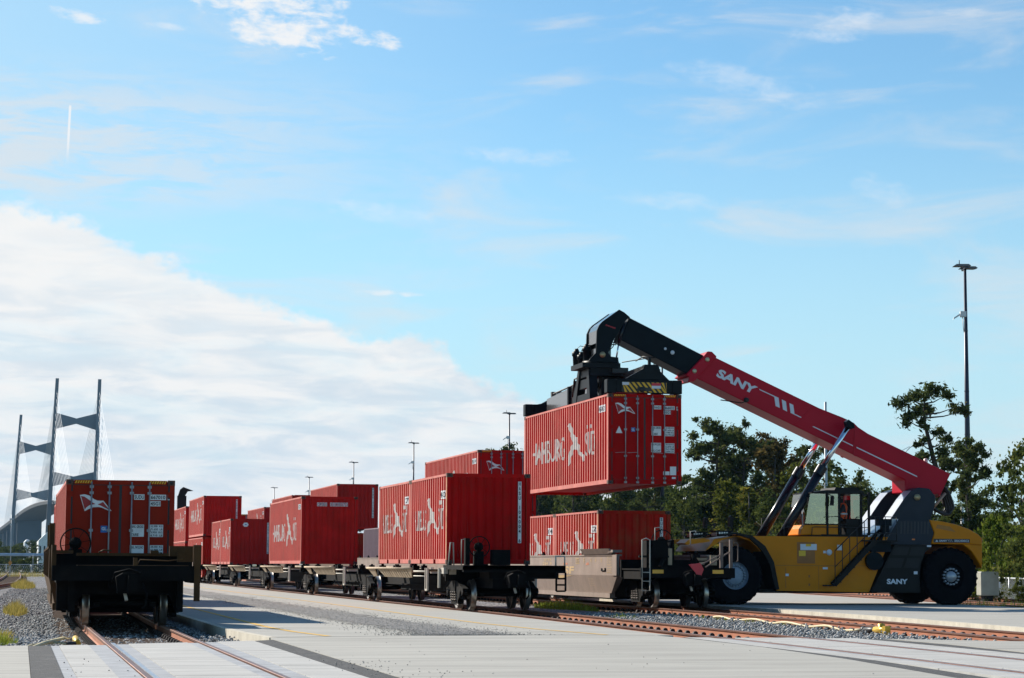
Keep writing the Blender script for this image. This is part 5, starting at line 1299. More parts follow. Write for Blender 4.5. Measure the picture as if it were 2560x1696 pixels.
q.tube([(18.5, 73.3, 8.4), (18.6, 73.2, 8.62), (18.85, 73.1, 8.6)], .012, 5); q.tube([(18.4, 73.5, 8.5), (18.5, 73.4, 8.6), (18.75, 73.4, 8.55), (18.85, 73.4, 8.5)], .012, 5); split(sub(q, 'hose', HOSE, hh))
# lift cylinders
for y in (71.92, 74.12):
    q = MB(); q.tube([(24.78, y, 1.80), (26.52, y, 4.58)], .155, 20); q.tube([(26.36, y, 4.33), (26.53, y, 4.60)], .175, 20, 0, True, False); q.lathe([(-.14, .2), (.14, .2), (.14, .001)], (24.75, y, 1.76), 'y', 16); q.tube([(24.9, y - .17, 1.95), (25.6, y - .15, 3.05), (26.35, y - .15, 4.25)], .016, 6)
    q.box(24.5, y - .2, 1.5, 24.95, y + .2, 1.9); cy = B(q, 'lift_cylinder', BARREL)
    q = MB(); q.tube([(26.5, y, 4.56), (27.47, y, 6.0)], .088, 20); sub(q, 'piston_rod', CHROME, cy)
    q = MB(); q.prism([(27.33, 6.12), (27.42, 6.19), (27.6, 6.06), (27.64, 5.92), (27.5, 5.87), (27.37, 5.95)], 'y', y - .14, y + .14); sub(q, 'rod_eye', NAVY, cy)
# rear hoses and rod
q = MB()
for k, dy in enumerate((72.6, 72.75, 72.9, 73.05)):
    o_ = (k - 1.5) * .03
    q.tube([(30.1, dy, 3.48 + o_), (30.38, dy, 3.50 + o_), (30.64, dy, 3.40 + o_), (30.96, dy, 3.19 + o_), (31.18, dy, 3.09 + o_), (31.36, dy, 3.12 + o_), (31.46 - o_, dy, 3.3), (31.41 - o_, dy, 3.5), (31.29 - o_, dy, 3.82), (31.12, dy, 4.02)], .05, 8)
q.box(29.95, 72.0, 2.9, 30.35, 72.6, 3.45); B(q, 'hose_bundle', HOSE)
q = MB(); q.tube([(30.6, 72.4, 3.2), (31.16, 72.5, 3.78)], .05, 10); B(q, 'damper_rod', mat('damper_tan', (.38, .22, .16), .3, .3))
# cab
q = MB()
q.prism([(25.57, 2.30), (25.62, 2.50), (25.72, 2.64), (26.9, 2.66), (26.9, 2.30)], 'y', 71.5, 73.3)
cb = B(q, 'cab_nose', YEL); bevel(cb, .03, 2)
q = MB(); q.box(25.86, 71.35, 2.02, 27.2, 73.4, 2.295); q.box(26.3, 71.5, 2.02, 27.95, 73.3, 2.33)
for x, y in ((26.52, 71.52), (26.52, 73.28), (26.95, 71.52), (27.72, 71.52), (27.72, 73.28), (27.95, 71.4)): q.box(x - .035, y - .035, 2.3, x + .035, y + .035, 3.74)
q.prism([(25.95, 3.68), (25.95, 3.72), (26.5, 3.8), (27.75, 3.8), (27.82, 3.68)], 'y', 71.45, 73.35)
q.prism([(26.85, 3.8), (26.9, 3.9), (27.7, 3.9), (27.75, 3.8)], 'y', 71.7, 73.1)
q.box(27.72, 71.4, 3.62, 28.0, 71.46, 3.68); q.box(25.72, 71.5, 2.64, 27.75, 71.56, 2.68); q.box(27.2, 71.55, 2.33, 27.72, 73.2, 2.85)
B(q, 'cab_frame', DGREY)
GL = glass_mat('cab_glass', (.62, .72, .74), .6)
q = MB(); pr = [(25.74, 2.66), (25.93, 3.68), (26.46, 3.72), (26.46, 2.66)]
q.poly([(p[0], 71.52, p[1]) for p in pr]); B(q, 'side_window', GL, fix=False)
q = MB(); q.add([(25.74, 71.6, 2.66), (25.93, 71.6, 3.68), (25.93, 73.2, 3.68), (25.74, 73.2, 2.66)], [(0, 1, 2, 3)]); B(q, 'windscreen', GL, fix=False)
q = MB(); q.poly([(26.56, 71.52, 2.68), (26.92, 71.52, 2.68), (26.92, 71.52, 3.7), (26.56, 71.52, 3.7)]); B(q, 'door_window', GL, fix=False)
q = MB(); q.poly([(27.35, 71.52, 2.86), (27.69, 71.52, 2.86), (27.69, 71.52, 3.7), (27.35, 71.52, 3.7)]); B(q, 'rear_side_window', GL, fix=False)
q = MB(); q.add([(27.72, 71.6, 2.86), (27.72, 73.2, 2.86), (27.72, 73.2, 3.68), (27.72, 71.6, 3.68)], [(0, 1, 2, 3)]); B(q, 'rear_window', GL, fix=False)
q = MB(); q.box(27.10, 72.1, 2.36, 27.5, 72.6, 2.78); q.prism([(27.38, 2.78), (27.5, 2.78), (27.62, 3.3), (27.52, 3.32)], 'y', 72.12, 72.58); q.box(27.5, 72.2, 3.28, 27.62, 72.5, 3.5)
B(q, 'seat', SEATM)
q = MB(); q.tube([(26.35, 72.35, 2.5), (26.6, 72.35, 2.9)], .03, 8); ring = [(26.62 + .05 * math.cos(a), 72.35 + .19 * math.sin(a), 2.93 + .16 * math.cos(a)) for a in np.linspace(0, 2 * PI, 20)]; q.tube(ring, .014, 6); q.box(26.35, 71.9, 2.9, 26.4, 72.15, 3.1); split(B(q, 'steering_wheel', SEATM))
q = MB(); q.prism([(26.56, 3.3), (26.64, 3.28), (26.66, 3.58), (26.6, 3.62)], 'y', 71.2, 71.38); q.tube([(26.6, 71.5, 3.66), (26.6, 71.3, 3.6)], .014, 6); split(B(q, 'cab_mirror', DGREY))
q = MB(); q.tube([(25.68, 71.6, 2.6), (25.68, 71.6, 3.1)], .014, 5); B(q, 'marker_rod', LGREY)
# stairs and rails
q = MB()
for y in (70.95, 71.2): q.obox((26.55, y, .66), (28.0, y, 2.12), .02, .16)
for k in range(6): f_ = (k + .3) / 6; q.box(26.48 + 1.45 * f_, 70.95, .66 + 1.46 * f_, 26.72 + 1.45 * f_, 71.2, .69 + 1.46 * f_)
q.box(26.22, 70.95, .62, 26.6, 71.2, .66); q.box(27.6, 70.95, 2.10, 28.8, 71.9, 2.14)
B(q, 'stairs', DGREY)
q = MB()
q.tube([(26.57, 70.95, 1.78), (27.80, 70.95, 2.93), (28.75, 70.95, 2.91), (28.75, 70.95, 2.36), (27.7, 70.95, 2.36)], .018, 6)
q.tube([(26.57, 70.95, 1.25), (27.75, 70.95, 2.36)], .015, 6)
for k in range(5): f_ = k / 5; q.tube([(26.57 + 1.3 * f_, 70.95, .7 + 1.3 * f_), (26.57 + 1.3 * f_, 70.95, 1.78 + 1.2 * f_)], .015, 6)
for x in (28.0, 28.35, 28.75): q.tube([(x, 70.95, 2.12), (x, 70.95, 2.92)], .015, 6)
q.tube([(25.93, 71.4, 2.3), (25.95, 71.4, 2.55), (26.05, 71.4, 2.57), (27.9, 71.4, 2.56)], .015, 6); q.tube([(26.45, 71.4, 2.9), (26.95, 71.4, 2.93)], .014, 6)
q.tube([(25.2, 74.4, 2.3), (25.2, 74.4, 2.9), (26.5, 74.4, 2.92)], .014, 6); q.tube([(25.0, 71.5, 2.25), (25.0, 71.5, 2.55), (25.3, 71.5, 2.57)], .014, 6)
split(B(q, 'handrail', HOSE))
q = MB(); q.box(28.15, 71.0, 2.62, 28.6, 71.3, 2.85); q.box(28.3, 71.1, 2.4, 28.55, 71.3, 2.62); q.lathe([(-.1, .30), (.06, .30), (.1, .2), (.1, .001)], (28.03, 71.2, 1.45), 'y', 20); q.lathe([(-.1, .30), (-.12, .05), (-.12, .001)], (28.03, 71.2, 1.45), 'y', 20); q.box(27.9, 71.1, 1.75, 28.6, 71.5, 2.1)
for k in range(4): q.tube([(27.9 + k * .12, 71.2, 2.1), (28.1 + k * .12, 71.25, 2.35 + .1 * (k % 2)), (28.5, 71.3, 2.55)], .035, 6)
split(B(q, 'air_filter', NAVY))
# spreader
SPM = mat('spreader_black', (0.0065, 0.009, 0.012), 0.42, var=.2, vscale=2, spec=.1)
SPL = mat('spreader_beam_grey', (0.055, 0.055, 0.055), 0.25, var=.15, vscale=1, coat=.6)
q = MB(); q.box(19.1, 74.0, 6.98, 20.4, 77.4, 7.72); sp_ = B(q, 'spreader', SPL); bevel(sp_, .02)
q = MB(); q.box(19.05, 73.7, 6.95, 20.45, 74.02, 7.76); q.box(19.05, 77.4, 6.95, 20.45, 77.6, 7.76); q.box(19.02, 78.2, 6.92, 20.42, 78.36, 7.62); split(sub(q, 'beam_end_frame', SPM, sp_))
q = MB()
q.prism([(77.6, 6.99), (81.9, 6.99), (81.9, 7.45), (77.6, 7.62)], 'x', 19.12, 20.36); q.prism([(71.0, 7.0), (73.8, 7.0), (73.8, 7.72), (71.0, 7.76)], 'x', 19.72, 20.28)
te = split(sub(q, 'telescopic_beam', SPL, sp_)); bevel(te, .02)
for (ya, yb, f_) in ((70.86, 71.25, -1), (82.73, 83.1, 1)):
    q = MB(); q.box(18.50, ya, 6.86, 18.80, yb, 7.30); q.box(20.68, ya, 6.86, 21.0, yb, 7.30); q.box(18.8, ya + .03, 6.88, 20.7, yb - .03, 7.30)
    q.prism([(18.95, 7.30), (19.15, 7.34), (19.72, 7.66), (19.76, 7.80), (20.22, 7.80), (20.26, 7.62), (20.56, 7.33), (20.6, 7.30)], 'y', ya + .06, yb - .06)
    for x in (18.65, 20.84): q.lathe([(0, .07), (-.08, .07), (-.08, .001)], (x, (ya + yb) / 2, 6.9), 'z', 10)
    eb_ = sub(q, 'end_beam', SPM, sp_); bevel(eb_, .02)
q = MB(); q.box(18.99, 70.872, 6.885, 20.49, 70.889, 7.22); sub(q, 'hazard_board', HAZB, sp_)
q = MB()
for k in range(12):
    a = 19.0 + k * .165 - .35
    pts = [(max(19.0, min(20.48, a)), 7.215), (max(19.0, min(20.48, a + .085)), 7.215), (max(19.0, min(20.48, a + .085 + .27)), 6.89), (max(19.0, min(20.48, a + .27)), 6.89)]
    if pts[1][0] - pts[0][0] > .01 or pts[2][0] - pts[3][0] > .01: q.poly([(p[0], 70.866, p[1]) for p in pts])
sub(q, 'hazard_stripe', HAZY, sp_, fix=False)
q = MB(); q.box(19.98, 70.85, 7.02, 20.28, 70.863, 7.11); q.box(19.0, 70.85, 7.12, 19.22, 70.863, 7.21); split(sub(q, 'sign_plate', LOGOW, sp_))
q = MB(); q.box(19.98, 70.852, 7.112, 20.28, 70.864, 7.2); sub(q, 'red_sign_plate', FLAGR, sp_)
q = MB(); q.lathe([(0, .09), (-.04, .09), (-.04, .001)], (19.65, 70.86, 6.98), 'y', 12); q.box(19.5, 70.84, 6.93, 19.95, 70.866, 7.05); sub(q, 'lock_indicator', HOSE, sp_)
for xs in (18.55, 20.75):
    q = MB(); 
    q.prism([(75.6, 6.82), (75.2, 6.82), (74.7, 7.9), (74.95, 7.9)], 'x', xs, xs + .28); q.prism([(73.3, 6.84), (73.7, 6.84), (73.75, 7.9), (73.5, 7.9)], 'x', xs, xs + .28)
    q.prism([(75.3, 6.84), (73.5, 6.84), (73.55, 7.05), (75.15, 7.05)], 'x', xs + .02, xs + .2); q.prism([(75.0, 7.25), (73.6, 7.25), (73.65, 7.55), (74.85, 7.55)], 'x', xs + .06, xs + .2)
    for y in (73.5, 75.4): q.box(xs + .02, y - .1, 6.72, xs + .2, y + .1, 6.85)
    tr_ = sub(q, 'trestle', [SPM, SPL], sp_)
q = MB(); q.box(18.3, 73.3, 7.88, 19.6, 74.9, 8.04); q.box(18.6, 73.4, 7.62, 19.9, 74.9, 7.9); q.lathe([(0, .62), (.10, .62), (.10, .001)], (19.1, 74.0, 8.04), 'z', 28); sub(q, 'slew_platform', SPM, sp_)
q = MB()
for x, y, z in ((18.42, 74.6, 8.55), (18.62, 74.0, 8.66), (18.52, 74.3, 8.42)):
    q.lathe([(-.5, .12), (-.2, .13), (-.18, .16), (-.05, .15), (-.03, .09), (.02, .08), (.06, .05), (.06, .001)], (x, y, z), 'z', 14)
split(sub(q, 'slew_motor', SPM, sp_))
q = MB(); q.tube([(19.2, 76.0, 7.75), (19.2, 78.4, 7.66), (19.2, 81.2, 7.58)], .03, 6); q.tube([(19.6, 71.4, 7.95), (19.7, 70.9, 8.05), (19.9, 70.5, 8.0)], .02, 6); q.box(19.15, 81.2, 7.45, 19.3, 81.4, 7.66)
for k in range(5): q.tube([(19.0 + .05 * k, 74.3, 7.75), (18.98, 74.0 - .05 * k, 7.2 - .03 * k), (19.02, 73.7, 7.3 + .03 * k), (19.1, 73.6, 7.7)], .016, 5)
q.tube([(19.0, 76.0, 7.5), (19.0, 76.6, 7.82), (19.0, 77.2, 7.8), (19.0, 77.5, 7.2)], .03, 6); q.box(19.3, 73.2, 7.7, 19.7, 73.7, 7.85)
for k in range(14): q.box(19.2 + random.uniform(0, .6), 73.2 + random.uniform(0, .7), 7.75, 19.3 + random.uniform(0, .6), 73.3 + random.uniform(0, .6), 7.8 + random.uniform(.02, .12))
split(sub(q, 'spreader_hose', HOSE, sp_))
q = MB(); q.tube([(19.3, 72, 7.95), (20.0, 71.3, 8.05), (20.15, 71.05, 8.05)], .02, 6); q.box(19.9, 70.95, 7.8, 19.98, 71.05, 8.06); split(sub(q, 'tie_rod', SPM, sp_))
sp_.location = (0, -1.0, -0.09)
# ------------------------------------------------------------------ operator
def person():
    t = thing('person', 'person in an orange safety vest seated at the controls in the cab', 'person', (27.22, 72.0, 2.78))
    bm_v = [(0, 0, .08), (.02, 0, .28), (.02, 0, .48), (.0, 0, .57), (-.02, 0, .64), (-.03, 0, .74), (-.02, 0, .84), (.0, -.19, .50), (-.12, -.22, .30), (-.36, -.17, .30), (-.44, -.16, .31), (.0, .19, .50), (-.10, .22, .30), (-.34, .17, .28), (-.42, .16, .29), (-.02, -.10, .05), (-.42, -.12, .10), (-.50, -.12, -.32), (-.62, -.12, -.36), (-.02, .10, .05), (-.42, .12, .10), (-.50, .12, -.32), (-.62, .12, -.36)]
    e = [(0, 1), (1, 2), (2, 3), (3, 4), (4, 5), (5, 6), (2, 7), (7, 8), (8, 9), (9, 10), (2, 11), (11, 12), (12, 13), (13, 14), (0, 15), (15, 16), (16, 17), (17, 18), (0, 19), (19, 20), (20, 21), (21, 22)]
    R = [.16, .15, .16, .07, .06, .105, .10, .075, .055, .045, .04, .075, .055, .045, .04, .10, .075, .055, .05, .10, .075, .055, .05]
    me = bpy.data.meshes.new('body'); me.from_pydata(bm_v, e, []); o = bpy.data.objects.new('body', me); COL.objects.link(o); o.parent = t
    md = o.modifiers.new('skin', 'SKIN')
    if not me.skin_vertices: me.attributes  # layer comes with the modifier
    for i, sv in enumerate(me.skin_vertices[0].data): sv.radius = (R[i], R[i]); sv.use_root = (i == 0)
    s_ = o.modifiers.new('smooth', 'SUBSURF'); s_.levels = 1; s_.render_levels = 2
    me.materials.append(mat('dark_clothes', (.02, .022, .03), .8))
    v = MB(); v.lathe([(-.02, .155), (.10, .175), (.26, .165), (.42, .185), (.52, .14), (.55, .08)], (.01, 0, .06), 'z', 18); B_ = v.build('safety_vest', mat('vest_orange', (.85, .10, .01), .6, emit=None), t)
    v = MB(); v.lathe([(0, .181), (.05, .179)], (.01, 0, .22), 'z', 18); v.build('reflective_band', LOGOW, t)
    v = MB(); v.lathe([(0, .112), (.05, .112), (.10, .085), (.125, .001)], (-.02, 0, .845), 'z', 16); v.build('cap', SEATM, t)
    skin = mat('skin', (.30, .16, .10), .6)
    v = MB(); v.lathe([(-.09, .02), (-.07, .06), (0, .088), (.06, .08), (.1, .03)], (-.035, 0, .76), 'z', 14); v.box(-.135, -.015, .74, -.115, .015, .775)
    for y in (-.095, .095): v.box(-.04, y - .01, .74, -.01, y + .01, .79)
    v.build('face', skin, t)
    for s in (-1, 1):
        h = MB(); p0 = Vector((-.44, s * .16, .30)); h.box(-.50, s * .16 - .04, .285, -.42, s * .16 + .04, .315)
        for k in range(4): h.tube([p0 + Vector((-.05, -.03 + k * .02, 0)), p0 + Vector((-.10, -.03 + k * .02, -.01)), p0 + Vector((-.11, -.03 + k * .02, -.05))], .0085, 6)
        h.tube([p0 + Vector((-.01, s * -.04, 0)), p0 + Vector((-.06, s * -.065, -.01))], .01, 6); h.build('hand', skin, t)
person()
# ------------------------------------------------------------------ light masts and posts
POLE = mat('mast_dark_steel', (0.022, 0.024, 0.045), 0.4, .3, var=.15)
POLEG = mat('grey_post', (0.42, 0.44, 0.46), 0.5, .2, var=.1)
def mast():
    t = thing('light_mast', 'x', 'light mast', (0, 0, 0), 0, 'tall yard light masts')
    q = MB(); q.tube([(0, 0, -.33), (0, 0, 20.0)], [.24, .085], 14); 
    for z in (6, 9.5, 12.2, 16.0): q.lathe([(0, .26 - z * .008), (.05, .26 - z * .008)], (0, 0, z), 'z', 14)
    q.build('pole', POLE, t)
    for (x0, x1, y) in ((-.85, .25, -.55), (-.3, .85, .55)):
        q = MB(); q.prism([(x0, 20.02), (x0 + .2, 20.15), (x1 - .15, 20.15), (x1, 20.05), (x1 - .2, 20.0)], 'y', y - .32, y + .32); q.build('floodlight', mat('floodlight_grey', (.10, .10, .12), .5), t)
    q = MB(); q.box(-.1, -.8, 19.9, .1, .8, 20.0); q.tube([(-.35, 0, 20.2), (-.35, 0, 20.5)], .03, 6); q.build('crossarm', POLE, t)
    q = MB(); q.box(-.35, -.2, 16.9, .02, .15, 17.25); q.prism([(-.8, 16.72), (-.35, 17.0), (-.35, 17.12), (-.75, 16.86)], 'y', -.1, .1); q.tube([(-.2, 0, 16.9), (-.16, 0, 16.2), (-.1, 0, 15.9)], .03, 6); q.build('camera_box', mat('camera_white', (.6, .62, .65), .5), t)
    return t
mt = mast()
for i, (x, y, lb) in enumerate(((58.1, 131.6, 'tallest dark light mast, rising behind the rear of the lifting machine'), (59.1, 203.1, 'light mast mostly hidden behind the hanging container'), (60.1, 274.5, 'light mast above the container with pennant doors'), (60.6, 346.1, 'light mast just left of the pennant container stack'),
                      (61.5, 415.5, 'light mast above the bright red stack'), (62.8, 490.0, 'light mast above the container with number squares'), (63.2, 560.5, 'smallest farthest light mast of the row'))):
    o = mt if i == 0 else copy_tree(mt)
    o.location = (x, y, 0); o['label'] = lb; o.rotation_euler = (0, 0, -.25)
def post(name, label, cat, p, h, r, m=POLEG, arm=None):
    t = thing(name, label, cat, p)
    q = MB(); q.tube([(0, 0, 0), (0, 0, h)], [r, r * .7], 10); q.build('pole', m, t)
    if arm:
        q = MB(); q.tube([(0, 0, h - .6), (arm * .55, 0, h + .25), (arm * .85, 0, h + .52), (arm, 0, h + .55)], .035, 6); q.tube([(0, 0, h - .1), (arm * .55, 0, h + .34)], .02, 5); q.build('arm', m, t)
        q = MB(); q.prism([(arm - .1, h + .50), (arm + .1, h + .66), (arm + .75, h + .64), (arm + .9, h + .55), (arm + .5, h + .48)], 'y', -.16, .16); q.build('lamp_head', mat('lamp_head_grey', (.2, .24, .28), .4), t)
    return t
post('utility_post', 'grey post behind the boom, left of the cab', 'post', (52.6, 142, -.33), 12.5, .12)
post('street_lamp', 'curved arm street lamp above the boom near its rear end', 'street lamp', (65.0, 159.8, -.33), 10.3, .12, POLEG, 1.6)
post('utility_post', 'short whitish post by the pines right of the hose loop', 'post', (53.2, 121.4, -.33), 5.0, .13, mat('white_post', (.55, .53, .5), .7))
t = thing('loading_stack', 'dark upright behind the middle stack, left of its top container', 'post', (13.1, 181.4, 0))
q = MB(); q.box(-.35, -.3, -.3, .35, .3, 6.6); q.prism([(-.3, 6.6), (.25, 6.6), (.45, 6.95), (.9, 7.0), (.5, 7.15), (.1, 7.3), (-.15, 7.1)], 'y', -.2, .2); q.build('pole', DGREY, t)
post('street_lamp', 'distant curved lamp between the left train and the middle stacks', 'street lamp', (24, 330, -.33), 8.5, .1, POLEG, -2.0)
t = thing('utility_cabinet', 'beige utility cabinet standing behind the rear wheel', 'cabinet', (38.5, 85.9, -.33))
q = MB(); q.box(-.16, -.2, .45, .62, .3, 1.42); bevel(q.build('cabinet_body', mat('cabinet_beige', (.36, .35, .28), .6), t), .03); q = MB(); q.box(.0, -.1, 0, .4, .2, .45); q.build('stand', DGREY, t)
t = thing('chain_link_fence', 'chain link fence with a pale top rail at the right edge', 'fence', (40, 88, -.33))
FEN = mat('fence_galvanised', (.55, .57, .58), .4, .5)
fp = [(43.2, 97.5), (41.4, 91.0), (39.6, 84.4), (37.8, 78)]
q = MB(); q.tube([(x - 40, y - 88, 1.15) for x, y in fp], .035, 6); q.build('top_rail', FEN, t)
for k in range(9):
    f_ = k / 8; y = 97.5 - 19.5 * f_; x = 43.2 - 5.4 * f_; q = MB(); q.tube([(x - 40, y - 88, 0), (x - 40, y - 88, 1.2)], .035, 6); q.build('fence_post', FEN, t)
q = MB()
for k in range(150):
    f_ = k / 149; y = 97.5 - 19.5 * f_; x = 43.2 - 5.4 * f_
    for s in (-1, 1): q.obox((x - 40, y - 88, .05), (x - 40 + s * .3, y - 88 + s * 1.07, 1.12), .006, .006)
q.build('wire_mesh', FEN, t)
# ------------------------------------------------------------------ hoses lying on the ballast
HY = mat('air_hose_cream', (.50, .42, .24), .6, var=.15); BRASS = mat('yellow_brass', (.60, .38, .05), .35, .4)
t = thing('air_hose', 'cream air hose with a yellow valve lying along the right hand ballast', 'hose', (17.6, 48, 0))
def y3(y): return lerp_smooth(T3, y) - 1.12
q = MB(); q.tube([(y3(y) - 17.6 + .04 * math.sin(y * 1.3), y - 48, -.10 + .03 * math.sin(y * 2.1)) for y in np.arange(46.0, 58.5, .4)], .03, 6); q.build('hose', HY, t)
q = MB(); q.tube([(y3(45.9) - 17.6, -2.1, -.08), (y3(45.0) - 17.6, -3.0, -.06)], .06, 8); q.tube([(y3(45.9) - 17.6, -2.1, -.08), (y3(45.75) - 17.6, -2.25, -.08)], .075, 8); q.build('coupling', HOSE, t)
q = MB(); q.tube([(y3(45) - 17.6, -3.0, -.06), (y3(44.3) - 17.6, -3.7, -.04)], [.08, .06], 8); q.lathe([(-.12, .05), (.1, .08), (.12, .001)], (y3(44.6) - 17.6, -3.4, -.03), 'z', 8); q.box(y3(44.3) - 17.66, -3.8, -.16, y3(44.3) - 17.54, -3.65, .04); q.build('valve', BRASS, t)
t = thing('air_hose', 'cream air hose with a yellow valve curling on the gravel left of the track', 'hose', (.5, 37, 0))
q = MB(); q.tube([(-1.0, -1.5, -.16), (-.45, -.9, -.15), (-.2, .3, -.13), (.1, 2.0, -.08), (.42, 3.3, -.05), (.58, 3.4, -.07), (.66, 3.0, -.12)], .03, 6); q.tube([(-.55, -1.0, -.16), (-.35, .4, -.15), (-.12, 2.0, -.12), (.3, 2.6, -.1), (.45, 2.4, -.12)], .022, 6); q.build('hose', HY, t)
q = MB(); q.tube([(.62, 3.2, -.05), (.65, 2.6, -.12)], .055, 8); q.build('valve', BRASS, t)
q = MB(); q.tube([(.45, 2.4, -.12), (.6, 2.5, -.12)], .04, 8); q.build('coupling', HOSE, t)
# ------------------------------------------------------------------ cable stayed bridge
CON3 = mat('bridge_concrete', (0.15, 0.16, 0.18), .8, var=.1, vscale=.05); CAB = mat('cable_sheath', (.55, .56, .58), .6)
DECKM = mat('bridge_soffit', (0.07, 0.075, 0.085), .8, var=.1, vscale=.05)
br_ = thing('cable_stayed_bridge', 'far cable stayed bridge with tall twin towers behind the left train', 'bridge', (46, 1804, 0))
BO = Vector((46, 1804, 0))
Nn = Vector((46.4, 1804, 0)); Ff = Vector((20.5, 2241, 0)); ax = (Ff - Nn).normalized(); lat = Vector((ax.y, -ax.x, 0))
def deckz(s):
    # s metres from the near pylon, positive towards the far one
    c = 200.0
    d = abs(s - c)
    if d < 330: return 51.5 - 7.5 * (d / 330) ** 2
    return max(6, 44.0 - (d - 330) * .0455 - .00 * d)
def deckp(s):
    p = Nn + ax * s
    if s < -60: p += lat * (-(s + 60) ** 2 * .00005)
    if s > 437: p += lat * (-(s - 437) ** 2 * .00006)
    return p
q = MB(); ss = np.arange(-620, 1500, 20); vs = []
for s in ss:
    p = deckp(s); z = deckz(s)
    for o_, dz in ((-16, 0.6), (-15.5, 1.2), (15.5, 1.2), (16, .6), (15, -1.8), (-15, -1.8)): v_ = p + lat * o_; vs.append((v_.x, v_.y, z + dz))
fs = []
for i in range(len(ss) - 1):
    for k in range(6): fs.append((i * 6 + k, i * 6 + (k + 1) % 6, (i + 1) * 6 + (k + 1) % 6, (i + 1) * 6 + k))
q.add(vs, fs); q.build('deck', DECKM, br_, BO)
for base, tops, bots in ((Nn, ((31.6, 145.5), (64.2, 145.0)), ((26.4, 0), (61.5, 0))), (Ff, ((5.6, 144.2), (37.8, 144)), ((-1.5, 0), (33.5, 0)))):
    yy = base.y
    for (tx, tz), (bx, bz) in zip(tops, bots):
        q = MB(); dx = tx - bx
        v_ = []
        for z, w, d_ in ((-3, 4.0, 6.5), (48, 3.4, 5.5), (100, 3.0, 4.6), (tz, 2.6, 3.8)):
            xx = bx + dx * (z / tz); off = (xx - base.x)
            for a, b_ in ((-1, -1), (1, -1), (1, 1), (-1, 1)): v_.append((xx + a * w / 2, yy - off * .19 + b_ * d_ / 2, z))
        q.add(v_, [(0, 3, 2, 1), (12, 13, 14, 15)] + [(i * 4 + k, i * 4 + (k + 1) % 4, i * 4 + 4 + (k + 1) % 4, i * 4 + 4 + k) for i in range(3) for k in range(4)])
        lg_ = q.build('pylon_leg', CON3, br_, BO)
        q = MB(); nS = 14
        for i in range(nS):
            f_ = i / (nS - 1); z = 66 + 70 * f_; xx = bx + dx * (z / tz); p0 = Vector((xx, yy - (xx - base.x) * .19, z))
            side = -1 if xx < base.x + 2 else 1
            for sg in (-1, 1):
                s0 = (base - Nn).length; s1 = s0 + sg * (12 + 180 * f_); p1 = deckp(s1) + lat * side * 15.2; p1.z = deckz(s1) + 1
                if base is Ff: p1 += Vector((-3, 0, 0)) * 0
                q.tube([p0, p1], .10, 4, 0, False, False)
        q.build('stay_cables', CAB, lg_, BO)
    for zc, hh_, hm in ((112, 11, 4), (66.5, 10, 4)):
        x0 = bots[0][0] + (tops[0][0] - bots[0][0]) * zc / 145; x1 = bots[1][0] + (tops[1][0] - bots[1][0]) * zc / 145; xm = (x0 + x1) / 2
        q = MB(); pl_ = [(x0, zc - hh_ / 2 - 1), (xm, zc - hm / 2), (x1, zc - hh_ / 2 - 1.5), (x1, zc + hh_ / 2 + 1), (xm, zc + hm / 2), (x0, zc + hh_ / 2 + 1)]
        q.prism(pl_, 'y', yy - 2.0, yy + 2.0); q.build('cross_beam', CON3, br_, BO)
for s in list(range(500, 1480, 45)) + [-190, -250, -310, -370, -430, -490, -550]:
    p = deckp(s); z = deckz(s); q = MB(); a = p + lat * -12; b_ = p + lat * 12
    q.obox((a.x, a.y, z / 2 - 2), (b_.x, b_.y, z / 2 - 2), 2.6, z - 1); q.build('pier', DECKM, br_, BO)
# ------------------------------------------------------------------ things on the far left
t = thing('warehouse', 'white building far off between the bridge and the left train', 'building', (9.2, 613, -.33)); q = MB(); q.prism([(-2.3, 0), (3.4, 0), (3.4, 11.9), (-.2, 9.6), (-2.3, 7.4)], 'y', 0, 40); q.build('wall', mat('white_cladding', (.72, .74, .75), .6), t)
q = MB(); q.box(-2.0, -.05, 3, -1.6, 0, 6); q.box(-.9, -.05, 3, -.5, 0, 6); q.build('window', HOSE, t)
t = thing('storage_tank', 'small pale tank roof left of the white building', 'tank', (4.2, 640, -.33)); q = MB(); q.lathe([(0, 1.0), (7.2, 1.0), (7.8, .5), (8, .01)], (0, 0, 0), 'z', 14); q.build('tank_shell', mat('pale_tank', (.6, .63, .66), .6), t)
t = thing('pipeline', 'pale blue pipe running across the far left on short supports', 'pipe', (1, 307, 0)); q = MB(); q.tube([(-90, 6, 2.3), (0, 0, 2.3), (12, -.8, 2.3)], .2, 10); q.build('pipe', mat('pipe_blue_grey', (.28, .38, .50), .4), t)
for k in range(8):
    x = -80 + k * 12; q = MB(); q.box(x - .15, 5 - .0 - abs(x) * 0, -.33, x + .15, 5.4, 2.1); q.build('pipe_support', DGREY, t)
t = thing('perimeter_fence', 'low grey wire fence far behind the left tracks', 'fence', (1, 296, -.33)); q = MB(); q.tube([(-80, 0, 1.35), (14, 0, 1.35)], .04, 5); q.build('top_rail', FEN, t)
for k in range(30):
    x = -76 + k * 3.1; q = MB(); q.tube([(x, 0, 0), (x, 0, 1.4)], .04, 5); q.build('fence_post', FEN, t)
q = MB(); 
for k in range(400): x = -78 + k * .23; q.obox((x, 0, .05), (x + .5, 0, 1.3), .012, .012); q.obox((x + .5, 0, .05), (x, 0, 1.3), .012, .012)
q.build('wire_mesh', FEN, t)
t = thing('warning_sign', 'orange diamond sign on a thin post far left', 'sign', (-.1, 235.5, -.33)); q = MB(); q.tube([(0, 0, 0), (0, 0, 1.7)], .03, 6); q.build('pole', POLEG, t); q = MB(); q.prism([(0, 1.25), (.2, 1.55), (0, 1.85), (-.2, 1.55)], 'y', -.06, -.04); q.build('sign_face', mat('sign_orange', (.50, .22, .04), .6), t)
